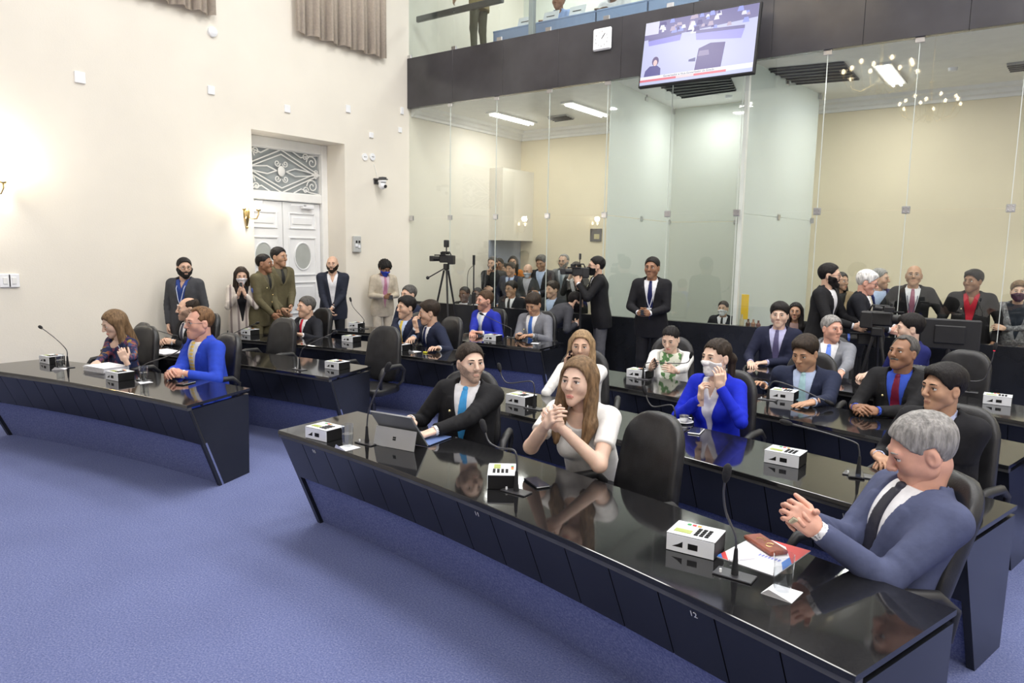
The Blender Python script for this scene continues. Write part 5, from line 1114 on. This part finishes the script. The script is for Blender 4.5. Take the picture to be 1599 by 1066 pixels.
aud(845, 411, 1.6, 190, 'grey haired man in black suit looking down behind glass', hpitch=16, skin='tan', hair='full', hcol='pepper', jacket=(.015, .017, .025), shirt=LBL, lh=(-.04, .28, .14), rh=(.06, .28, .14))
aud(880, 409, 1.9, 188, 'grey bearded man with glasses in grey suit behind glass', skin='light', hair='reced', hcol='grey', beard='trim', glasses='metal', jacket=(.16, .165, .17), shirt=(.55, .58, .62), tie=(.3, .35, .4))
aud(899, 421, 1.3, 188, 'photographer in black behind the glass near the cameraman', skin='light', hair='short', hcol='dark', jacket=(.012, .012, .012), lh=(-.05, .24, .5), rh=(.06, .24, .5))
p = aud(798, 452, .75, 186, 'seated young man with glasses, white shirt and black tie behind glass', pose='sit', q='mid', hyaw=-10, s=1.08, skin='tan', hair='full', hcol='black', glasses='black', jacket=(.014, .014, .018), shirt=WHT, tie=(.012, .012, .014)); seat_chair(p, 'black chair under the seated young man with glasses', 0)
p = aud(862, 453, .75, 184, 'seated man in dark suit behind glass near the grey suit man', pose='sit', q='mid', hyaw=-20, s=1.08, skin='light', hair='full', hcol='dark', jacket=(.03, .032, .036), shirt=LBL); seat_chair(p, 'black chair under the seated dark suited man behind glass', 0)
p = aud(725, 460, .8, 190, 'dark skinned seated person behind glass beside the tripod', pose='sit', s=1.08, skin='dark', hair='short', hcol='black', jacket=(.012, .012, .014)); seat_chair(p, 'black chair behind glass beside the tripod', 0)
p = aud(745, 461, .85, 190, 'dark skinned seated person behind glass under the boom microphone', pose='sit', s=1.08, skin='dark', hair='buzz', hcol='black', jacket=(.016, .014, .014)); seat_chair(p, 'black chair behind glass under the boom microphone', 0)
# ---------------- balcony
pb = at_y(742, 62, 10.0)
person((pb[0], 10.0, 6.80), 80, 'olive uniformed officer standing on the balcony behind glass', 'stand', q='far', s=1.02, hipz=.965, skin='tan', hair='buzz', hcol='black', lapel=False, jacket=(.25, .19, .09), trousers=(.09, .085, .06), cuffs=False, sleeve='short', lh=(-.18, .40, .10), rh=(.10, .26, .16))
for px, lb, jk_, sk in ((872, 'person in pale blue shirt seated at the balcony desk', (.30, .42, .72), 'brown'), (958, 'person in white shirt seated further right on the balcony', (.75, .75, .78), 'dark')):
    pb = at_y(px, 10, 11.25); p = person((pb[0], 11.25, 6.32), 184, lb, 'sit', q='far', s=1.0, skin=sk, hair='short', hcol='black', lapel=False, jacket=jk_, cuffs=False, sleeve='short', hipz=.5, lh=(-.10, .42, .28), rh=(.10, .42, .28)); c = seat_chair(p, 'black chair of the %s' % lb[:60].replace('seated ', ''), 0); c.location.z = 5.15
# ================================================================== THINGS ON THE DESKS
TB = TOP_Z
# ---- voting consoles
m_cons_top = mat('console_white_top', (.78, .80, .84), .4, noise=.02); m_cons_blk = mat('console_black', (.010, .010, .011), .55, spec=.2, noise=.2)
m_key = mat('console_key', (.93, .93, .93), .4, noise=.02); m_lcd = mat('console_lcd_green', (.35, .42, .08), .3, noise=.05)
kc = {c: mat('console_key_'+c, v, .4, noise=.03) for c, v in {'green': (.05, .35, .10), 'red': (.6, .05, .05), 'orange': (.8, .38, .08), 'blue': (.25, .42, .75)}.items()}
cm = dict(body=MB().box((0, 0, .036), (.20, .15, .072), bev=.003).mesh('case', m_cons_blk), face=MB().box((0, -.0765, .036), (.196, .003, .068)).mesh('face_plate', m_cons_top), top=MB().box((0, 0, .0735), (.20, .15, .003)).mesh('top_plate', m_cons_top),
          lcd=MB().box((-.045, -.03, .076), (.07, .035, .002)).mesh('display', m_lcd), key=MB().box((0, 0, .0765), (.016, .014, .004), bev=.001).mesh('key', m_cons_blk),
          arrow=MB().add([(-.075, -.0785, .022), (-.03, -.0785, .022), (-.03, -.0785, .048), (-.05, -.0785, .034)], [(0, 1, 2, 3)]).mesh('arrow_mark', m_cons_blk), slot=MB().box((.012, -.0785, .034), (.04, .002, .024)).mesh('card_slot', m_cons_blk))
def console(px, py, rz, label):
    p = at_z(px, py, TB); o = thing('voting_console', label, 'voting console', (p[0], p[1], TB+.0005), math.radians(rz), 'white topped voting consoles')
    for n, k in (('case', 'body'), ('face_plate', 'face'), ('top_plate', 'top'), ('display', 'lcd'), ('arrow_mark', 'arrow'), ('card_slot', 'slot')): link(n, cm[k], o)
    for i in range(4):
        for j in range(3): link('key', cm['key'], o, (.012+j*.022, -.045+i*.022, 0))
    for i, c in enumerate(('green', 'red', 'orange')):
        me = cm['key'].copy(); me.materials[0] = kc[c]; link('key', me, o, (-.045+i*.022, .05, .0))
    return o
for px, py, rz, lb in ((508, 683, 2, 'voting console left of the tablet on the front right desk'), (785, 754, -54, 'voting console turned askew beside the phone on the front desk'), (1086, 856, 4, 'voting console left of the folder on the front desk'),
        (814, 630, -4, 'voting console before the blonde woman'), (1226, 722, -2, 'voting console on the desk numbered 14'), (998, 588, 0, 'voting console beside the woman in white blazer'), (1224, 622, 0, 'voting console before the heavy man with teal tie'),
        (1557, 630, 0, 'voting console on the rearmost right desk'), (188, 592, 4, 'voting console between the floral dress woman and blue suit man'), (82, 566, 4, 'voting console before the empty chair at the far left'), (527, 575, 3, 'voting console at the aisle end of second left desk'),
        (391, 522, 3, 'voting console left of the red tie man on the third left desk'), (549, 533, 3, 'voting console before the aisle chair on the third left desk'), (625, 546, 2, 'voting console beside the man with the plain yellow tie'), (557, 511, 3, 'voting console under the rear left microphone'), (770, 531, 2, 'voting console before the royal blue suit man')):
    console(px, py, rz, lb)
# ---- gooseneck microphones
def smooth_pts(P, n=6):
    P = [Vector(p) for p in P]; out = []
    for i in range(len(P)-1):
        p0, p1, p2, p3 = P[max(i-1, 0)], P[i], P[i+1], P[min(i+2, len(P)-1)]
        for k in range(n):
            t = k/n; out.append(.5*((2*p1)+(-p0+p2)*t+(2*p0-5*p1+4*p2-p3)*t*t+(-p0+3*p1-3*p2+p3)*t**3))
    return out+[P[-1]]
m_goose = mat('gooseneck_metal', (.10, .10, .105), .35, .7, noise=.1); m_foam = mat('microphone_foam', (.012, .012, .014), .9, noise=.3, nscale=90)
def mic(pts, label, ring=None):
    b = at_z(*pts[0], TB); Y = b[1]; o = thing('gooseneck_microphone', label, 'microphone', tuple(b), 0, 'gooseneck microphones on the desks')
    W = [Vector(at_y(x, y, Y))-Vector(b) for x, y in pts[1:]]; sc = max(.6, min(1.2, 1.0))
    MB().box((0, 0, .004), (.15, .075, .007), bev=.002).build('base_plate', m_steel, o); MB().lathe([(.005, .0), (.005, .014), (.001, .014)], (-.05, -.015, .007), 8).build('switch', m_plastic, o)
    MB().lathe([(.014, .006), (.014, .02), (.010, .06), (.008, .10), (.006, .11)], n=10).build('stem_socket', m_foam, o, True)
    path = smooth_pts([Vector((0, 0, .10))]+W); MB().tube(path, .0048, 7).build('gooseneck', m_goose, o, 'all')
    d = (path[-1]-path[-3]).normalized(); h = MB().tube([path[-1]-d*.012, path[-1], path[-1]+d*.02, path[-1]+d*.05, path[-1]+d*.062], [.007, .013, .0165, .0155, .006], 10).build('microphone_head', m_foam, o, 'all')
    if ring: MB().tube([path[-1]-d*.018, path[-1]-d*.010], .0085, 10).build('light_ring', mat('red_led_ring', (.5, .02, .04), .4, emis=(1, .05, .1), estr=.6), h)
    return o
for pts, lb, rg in (([(573, 692), (576, 640), (590, 605), (603, 578)], 'gooseneck microphone between the glass and tablet', 0), ([(806, 768), (807, 722), (803, 703), (780, 699), (764, 690), (757, 672)], 'bent gooseneck microphone before the woman in the white blouse', 0),
        ([(1147, 899), (1148, 835), (1134, 800), (1130, 770), (1133, 748)], 'tall gooseneck microphone beside the folder', 0), ([(834, 638), (834, 604), (828, 595), (795, 598), (785, 590), (781, 578)], 'bent gooseneck microphone before the blonde woman', 0),
        ([(1053, 671), (1053, 640), (1047, 632), (1022, 635), (1013, 628), (1008, 614)], 'bent gooseneck microphone beside the coffee cup', 0), ([(1340, 742), (1341, 700), (1334, 690), (1290, 676), (1234, 661)], 'long gooseneck microphone on the desk numbered 14', 0),
        ([(1004, 592), (1006, 572), (1014, 566), (1068, 567), (1078, 558)], 'gooseneck microphone before the woman in the white blazer', 0), ([(1199, 624), (1202, 602), (1212, 595), (1250, 608), (1290, 626)], 'gooseneck microphone curving over the heavy man\'s hand', 0),
        ([(1512, 612), (1536, 592), (1548, 565), (1553, 545)], 'red lit gooseneck microphone on the rearmost right desk', 1), ([(106, 573), (103, 545), (85, 527), (65, 512)], 'gooseneck microphone left of the floral dress woman', 0),
        ([(224, 594), (228, 568), (262, 556), (281, 546), (287, 535)], 'gooseneck microphone before the vivid blue suit man', 0), ([(468, 577), (469, 552), (478, 540), (520, 520)], 'gooseneck microphone on the second left desk', 0), ([(232, 546), (230, 522), (240, 515), (272, 524)], 'gooseneck microphone before the balding man', 0),
        ([(356, 529), (360, 522), (380, 513), (400, 505)], 'gooseneck microphone at the red tie man\'s desk', 0), ([(568, 513), (567, 497), (552, 480), (548, 470)], 'gooseneck microphone on the rear left desk by the wall', 0), ([(798, 527), (797, 512), (780, 504), (754, 491)], 'gooseneck microphone before the royal blue suit man', 0)):
    mic(pts, lb, rg)
# ---- tumblers with water on napkins
m_paper = MATS['paper_white']; m_watr = glass_mat('drinking_water', (.96, .975, .98), .04)
def tumbler(px, py, label, s=1.):
    p = at_z(px, py, TB); o = thing('water_glass', label, 'glass', (p[0], p[1], TB+.004), 0, 'water glasses on the desks')
    MB().lathe([(.030*s, .001), (.034*s, .06*s), (.036*s, .145*s), (.0345*s, .145*s), (.0325*s, .06*s), (.0285*s, .010), (.0, .010)], n=20, cap=False).build('tumbler', m_water, o, True); MB().lathe([(.0283*s, .011), (.0322*s, .06*s), (.0335*s, .085*s), (0, .085*s)], n=20, cap=False).build('water', m_watr, o, True)
    n = MB().prism([(-.06, -.05), (.05, -.06), (.06, .05), (-.045, .055)], 0, .002).add([(-.06, -.05, .002), (-.03, -.065, .03), (.05, -.06, .002)], [(0, 1, 2)]).build('paper_napkin', m_paper, None, loc=(p[0], p[1], TB+.0008), rot=(0, 0, px % 3)); tag(n, 'folded white napkin under the '+label, 'napkin', 'paper napkins under the water glasses')
for px, py, lb in ((543, 699, 'water glass left of the tablet'), (1221, 926, 'water glass before the folder'), (94, 576, 'water glass at the far left desk'), (225, 597, 'water glass near the blue suit man'), (648, 549, 'water glass between the navy suited men'), (836, 536, 'water glass before the grey suit man')): tumbler(px, py, lb)
# ---- tablet on kickstand
a = at_z(583, 694, TB); b = at_z(646, 706, TB); d = Vector(b-a); L_ = d.length; ang = math.atan2(d.y, d.x)
o = thing('tablet_computer', 'silver tablet on its kickstand facing the man with blue tie', 'tablet', tuple((a+b)/2), ang)
m_sil = mat('tablet_silver', (.50, .51, .53), .35, .7, noise=.04)
MB().add([(-L_/2, 0, .002), (L_/2, 0, .002), (L_/2, .03, .118), (-L_/2, .03, .118), (-L_/2, .004, .002), (L_/2, .004, .002), (L_/2, .034, .118), (-L_/2, .034, .118)], [(0, 1, 2, 3), (7, 6, 5, 4), (0, 4, 5, 1), (3, 2, 6, 7), (0, 3, 7, 4), (1, 5, 6, 2)]).build('kickstand', m_sil, o)
MB().add([(-L_/2, .14, .004), (L_/2, .14, .004), (L_/2, -.03, .215), (-L_/2, -.03, .215), (-L_/2, .15, .006), (L_/2, .15, .006), (L_/2, -.02, .221), (-L_/2, -.02, .221)], [(0, 1, 2, 3), (7, 6, 5, 4), (0, 4, 5, 1), (3, 2, 6, 7), (0, 3, 7, 4), (1, 5, 6, 2)]).build('slate', mat('tablet_grey', (.34, .35, .37), .35, .6, noise=.04), o)
MB().box((0, .28, .006), (L_, .24, .006), bev=.002).build('keyboard_cover', mat('tablet_cover_blue', (.10, .16, .36), .7, noise=.1), o)
for i in (0, 1):
    for j in (0, 1): MB().box((-.008+i*.012, .0145+j*.003-.003, .052+j*.012), (.010, .002, .010), rot=Matrix.Rotation(math.radians(-14), 3, 'X')).build('logo_square', m_cons_blk, o)
# ---- phones lying about
for px, py, rz, lb, m in ((838, 755, 60, 'phone with silver rim lying on the front desk', m_phone), (290, 599, 20, 'black phone before the blue suit man', m_phone), (1336, 741, 15, 'black phone at the base of the desk 14 microphone', m_phone), (1087, 674, 10, 'white cased phone before the blue blazer woman', m_cons_top)):
    p = at_z(px, py, TB); phone((p[0], p[1], TB+.006), Matrix.Rotation(math.radians(rz), 3, 'Z'), lb, m, (.082, .165, .009))
# ---- coffee cup
p = at_z(1068, 660, TB); o = thing('coffee_cup', 'white and steel coffee cup on saucer before the blue blazer woman', 'cup', (p[0], p[1], TB))
MB().lathe([(.0, .001), (.035, .001), (.068, .012), (.066, .015), (.03, .006), (0, .006)], n=20, cap=False).build('saucer', m_plastic, o, True); MB().lathe([(.018, .007), (.030, .02), (.036, .055), (.0335, .055), (.027, .02), (0, .012)], n=18, cap=False).build('cup', m_chrome, o, True)
MB().tube([(.034, 0, .045), (.055, 0, .042), (.055, 0, .022), (.03, 0, .018)], .004, 6).build('handle', m_chrome, o, True)
# ---- papers
p = at_z(165, 578, TB); o = thing('paper_stack', 'thick stack of white papers before the floral dress woman', 'papers', (p[0], p[1], TB), .1)
for i in range(9): MB().box(((i % 3)*.006, (i % 2)*.007, .003+i*.0055), (.34, .24, .004), rot=Matrix.Rotation(.03*math.sin(i*2.3), 3, 'Z')).build('sheet', m_paper, o)
p = at_z(258, 549, TB); q = MB().box((0, 0, .003), (.40, .26, .004)).build('paper_sheet', m_paper, None, loc=(p[0], p[1], TB)); tag(q, 'white paper sheet before the balding man', 'paper')
p = at_z(664, 551, TB); q = MB().box((0, 0, .008), (.05, .03, .015), bev=.004).build('highlighter_cap', mat('yellow_plastic', (.75, .70, .05), .4, noise=.03), None, loc=(p[0], p[1], TB)); tag(q, 'small yellow object beside the hand resting man\'s glass', 'stationery')
# ---- folder, wallet, pen
c4 = [at_z(*q, TB+.003) for q in ((1118, 868), (1210, 899), (1266, 860), (1180, 836))]; cc = sum(c4)/4; o = thing('folder', 'white folder with red and blue corners on the front desk', 'folder', (cc[0], cc[1], TB))
V4 = [Vector(q-cc)+Vector((0, 0, .0035)) for q in c4]; lp = lambda u, v, e=0.: V4[0].lerp(V4[1], u).lerp(V4[3].lerp(V4[2], u), v)+Vector((0, 0, e))
fm = {'w': m_paper, 'r': mat('folder_red', (.62, .05, .05), .4, noise=.04), 'b': mat('folder_blue', (.06, .22, .68), .4, noise=.04), 't': mat('folder_print_blue', (.25, .28, .65), .5, noise=.1)}
MB().hexa([q-Vector((0, 0, .003)) for q in V4], V4).build('cover', fm['w'], o)
for k, pts in (('r', [(.0, .22), (.0, .0), (.22, .0)]), ('b', [(0, .12), (0, 0), (.12, 0)]), ('r', [(.3, 1), (1, 1), (1, .45), (.86, .62), (.62, .9)]), ('b', [(1, .45), (1, .2), (.86, .4), (.86, .62)])):
    e = .0006 if k == 'r' else .001; MB().add([lp(u, v, e) for u, v in pts], [tuple(range(len(pts)))]).build('corner_print', fm[k], o)
for k in range(7): MB().add([lp(.45+k*.055, .40, .0008), lp(.485+k*.055, .40, .0008), lp(.485+k*.055, .47, .0008), lp(.45+k*.055, .47, .0008)], [(0, 1, 2, 3)]).build('printed_letter', fm['t'], o)
p = at_z(1195, 851, TB+.01); o = thing('wallet_case', 'brown patterned case lying on the folder', 'case', (p[0], p[1], TB+.004), math.radians(-38))
MB().box((0, 0, .010), (.19, .085, .018), bev=.005).build('case', mat('brown_leather', (.22, .055, .03), .4, noise=.3, nscale=30), o)
for t in (0, 1.6): MB().tube([(-.03+.06*(t > 0)+.018*math.cos(a_+t), .018*math.sin(a_+t), .0195) for a_ in np.linspace(0, 4.6, 12)], .0016, 5).build('gilt_swirl', m_brass, o)
p = at_z(1160, 872, TB+.01); q = MB().tube([(-.06, 0, 0), (.05, 0, 0), (.065, 0, 0)], [.0045, .0045, .0015], 8).build('pen', mat('pen_white', (.8, .8, .85), .3, noise=.03), None, True, (p[0], p[1], TB+.010), (0, 0, .9)); tag(q, 'white pen lying on the folder', 'pen')
# ================================================================== CAMERAS AND STANDS
m_cam = mat('camera_black', (.016, .016, .018), .45, noise=.2); m_lens = mat('lens_glass', (.02, .02, .05), .05, noise=.2)
def video_camera(name, label, loc, rz, s=1., light=False):
    o = thing(name, label, 'camera', tuple(loc), rz); o.scale = (s, s, s)      # points along local -X
    MB().box((0, 0, 0), (.30, .13, .17), bev=.02).box((.12, 0, -.02), (.14, .15, .2), bev=.015).build('camera_body', m_cam, o)
    MB().tube([(-.15, 0, 0), (-.28, 0, 0), (-.285, 0, 0)], [.055, .058, .05], 14).box((-.33, 0, 0), (.10, .14, .12), bev=.01).build('lens_hood', m_cam, o, True)
    MB().tube([(-.384, 0, 0), (-.388, 0, 0)], .045, 14).build('lens', m_lens, o)
    MB().tube([(-.12, 0, .085), (-.10, 0, .15), (.08, 0, .15), (.11, 0, .085)], .014, 8).build('handle', m_cam, o, 'all')
    MB().box((-.12, .10, .12), (.11, .06, .06), bev=.008).tube([(-.05, .1, .12), (.03, .1, .13)], [.025, .035], 10).build('viewfinder', m_cam, o, True)
    MB().tube([(-.25, -.08, .08), (.02, -.08, .08)], .013, 8).build('shotgun_microphone', m_foam, o, True)
    if light: MB().tube([(.0, 0, .15), (.0, 0, .24)], .008, 6).box((0, 0, .30), (.04, .16, .12), bev=.01).build('light_panel', m_cam, o); 
    if light: MB().box((-.021, 0, .30), (.002, .14, .10)).build('light_face', mat('led_face', (.5, .47, .42), .4, noise=.4, nscale=60), o)
    return o
TY = 9.02
pc = at_y(697, 404, TY); video_camera('broadcast_camera', 'black broadcast camera on tall tripod by the glass', pc, math.radians(20), .75)
mb = MB().box((0, 0, .06), (.08, .08, .10), bev=.01).tube([(0, 0, 0), (0, 0, .06)], .03, 8); o = thing('camera_tripod', 'tall black tripod under the broadcast camera', 'tripod', (pc[0], pc[1], 0)); hz = pc[2]-.19
mb.build('fluid_head', m_cam, o, loc=(0, 0, hz)); MB().tube([(0, 0, hz+.05), (-.25, -.15, hz-.12)], .01, 6).sphere((-.27, -.16, hz-.13), .03, 8, 6).build('pan_handle', m_cam, o, True)
for k, a_ in enumerate((200, 320, 80)):
    ca, sa = math.cos(math.radians(a_)), math.sin(math.radians(a_)); lg = MB().tube([(ca*.04, sa*.04, hz), (ca*.2, sa*.2, hz*.55), (ca*.40, sa*.40, .02)], [.018, .016, .012], 7).build('leg', m_cam, o, True); MB().sphere((ca*.4, sa*.4, .02), .02, 8, 5).build('rubber_foot', m_rub, lg, True)
MB().tube([(0, 0, pc[2]+.10), (0, 0, pc[2]+.20)], .010, 6).box((0, 0, pc[2]+.25), (.07, .08, .12), bev=.012).build('monitor_mount', m_cam, o)
pb = at_y(740, 404, 9.25); o = thing('microphone_stand', 'slim black microphone stand beside the tripod', 'microphone stand', (pb[0], pb[1], 0))
MB().tube([(0, 0, .02), (0, 0, pb[2]-.1)], .011, 8).build('pole', m_cam, o, True); MB().tube([(0, 0, pb[2]-.1), (0, 0, pb[2]+.06)], .022, 10).build('microphone_head', m_foam, o, True); MB().lathe([(.15, 0), (.15, .015), (.02, .03)], n=16).build('base', m_cam, o, True)
MB().tube(smooth_pts([(0, 0, pb[2]-.1), (-.12, 0, pb[2]-.22), (-.13, 0, pb[2]-.5), (-.04, 0, pb[2]-.62)]), .005, 5).build('cable', m_rub, o); MB().box((0, 0, pb[2]-.65), (.06, .05, .2), bev=.01).build('clamp', m_cam, o)
pc = at_y(905, 424, 8.92); video_camera('shoulder_camera', 'black video camera with light panel held by the masked cameraman', pc, math.radians(36), .72, True)
o = thing('camera_monopod', 'black monopod beneath the masked cameraman\'s camera', 'monopod', (pc[0]+.02, pc[1]+.02, 0)); MB().tube([(0, 0, .01), (0, 0, .7), (0, 0, pc[2]-.09)], [.014, .018, .02], 8).build('pole', m_cam, o, True)
pc = at_y(1372, 497, 8.45); video_camera('camcorder', 'black camcorder operated by the standing men on the right', pc, math.radians(180), .9)
o = thing('camera_tripod', 'black tripod under the right hand camcorder', 'tripod', (pc[0], pc[1], 0))
MB().box((0, 0, pc[2]-.14), (.12, .12, .10), bev=.015).build('fluid_head', m_cam, o)
for a_ in (90, 210, 330):
    ca, sa = math.cos(math.radians(a_)), math.sin(math.radians(a_)); MB().tube([(ca*.04, sa*.04, pc[2]-.18), (ca*.28, sa*.28, .02)], [.018, .013], 7).build('leg', m_cam, o, True)
pc = at_y(1356, 529, 8.62); q = video_camera('lens_camera', 'camera with blue ringed lens behind the light grey suit man', pc, math.radians(20), .8); MB().tube([(-.27, 0, 0), (-.24, 0, 0)], .062, 14).build('blue_ring', mat('ring_blue', (.05, .12, .55), .4, noise=.1), q)
o = thing('camera_support', 'black support post under the blue ringed camera', 'tripod', (pc[0], pc[1], 0)); MB().tube([(0, 0, .01), (0, 0, pc[2]-.07)], .02, 8).lathe([(.2, 0), (.2, .02), (.03, .04)], n=14).build('post', m_cam, o, True)
# ---- monitor on a stand before the parapet
pm_ = at_y(1483, 522, 9.2); o = thing('monitor_screen', 'black monitor seen from behind near the parapet on the right', 'monitor', (pm_[0], pm_[1], 0), math.radians(4))
MB().box((0, 0, pm_[2]), (.58, .05, .34), bev=.015).box((0, -.03, pm_[2]), (.3, .03, .2), bev=.01).build('case', m_cam, o); MB().box((0, .027, pm_[2]), (.54, .004, .30)).build('screen', m_phone, o)
MB().tube([(0, 0, .02), (0, 0, pm_[2]-.15)], .025, 8).lathe([(.22, 0), (.22, .02), (.03, .035)], n=16).build('stand', m_cam, o, True)
# ---- small things on the parapet and vestibule
p = at_y(1163, 479, GLASS_Y+.25); o = MB().box((0, 0, 0), (.10, .01, .34), bev=.003).build('yellow_sign', mat('yellow_card', (.80, .52, .03), .5, noise=.05), None, loc=tuple(p)); tag(o, 'tall yellow card standing behind the glass above the parapet', 'sign')
p = at_y(1199, 424, 11.2); o = MB().box((0, 0, 0), (.16, .004, .36)).build('paper_notice', mat('pink_paper', (.80, .66, .64), .6, noise=.04), None, loc=tuple(p)); tag(o, 'pale pink paper strip stuck on the frosted glass', 'notice')
for i, (px, c, h_) in enumerate(((1158, (.5, .45, .3), .2), (1168, (.12, .06, .03), .14), (1176, (.3, .16, .07), .14), (1184, (.18, .08, .04), .13))):
    p = at_y(px, 508, GLASS_Y+.25); o = MB().lathe([(.03, 0), (.032, h_*.6), (.014, h_*.75), (.014, h_)], n=12).build('bottle', mat('bottle_%d' % i, c, .2, noise=.1), None, True, (p[0], GLASS_Y+.25, BASE_Z-.06)); tag(o, ['pale bottle behind the parapet glass', 'dark small bottle next to the pale bottle', 'brown bottle between two darker ones', 'rightmost dark brown bottle behind the parapet'][i], 'bottle')
o = MB().box(((at_y(1150, 508, GLASS_Y+.25)[0]+at_y(1195, 508, GLASS_Y+.25)[0])/2, GLASS_Y+.27, BASE_Z-.09), (.9, .28, .05), bev=.005).build('shelf', m_black, None); tag(o, 'black ledge carrying the bottles behind the glass', 'shelf')
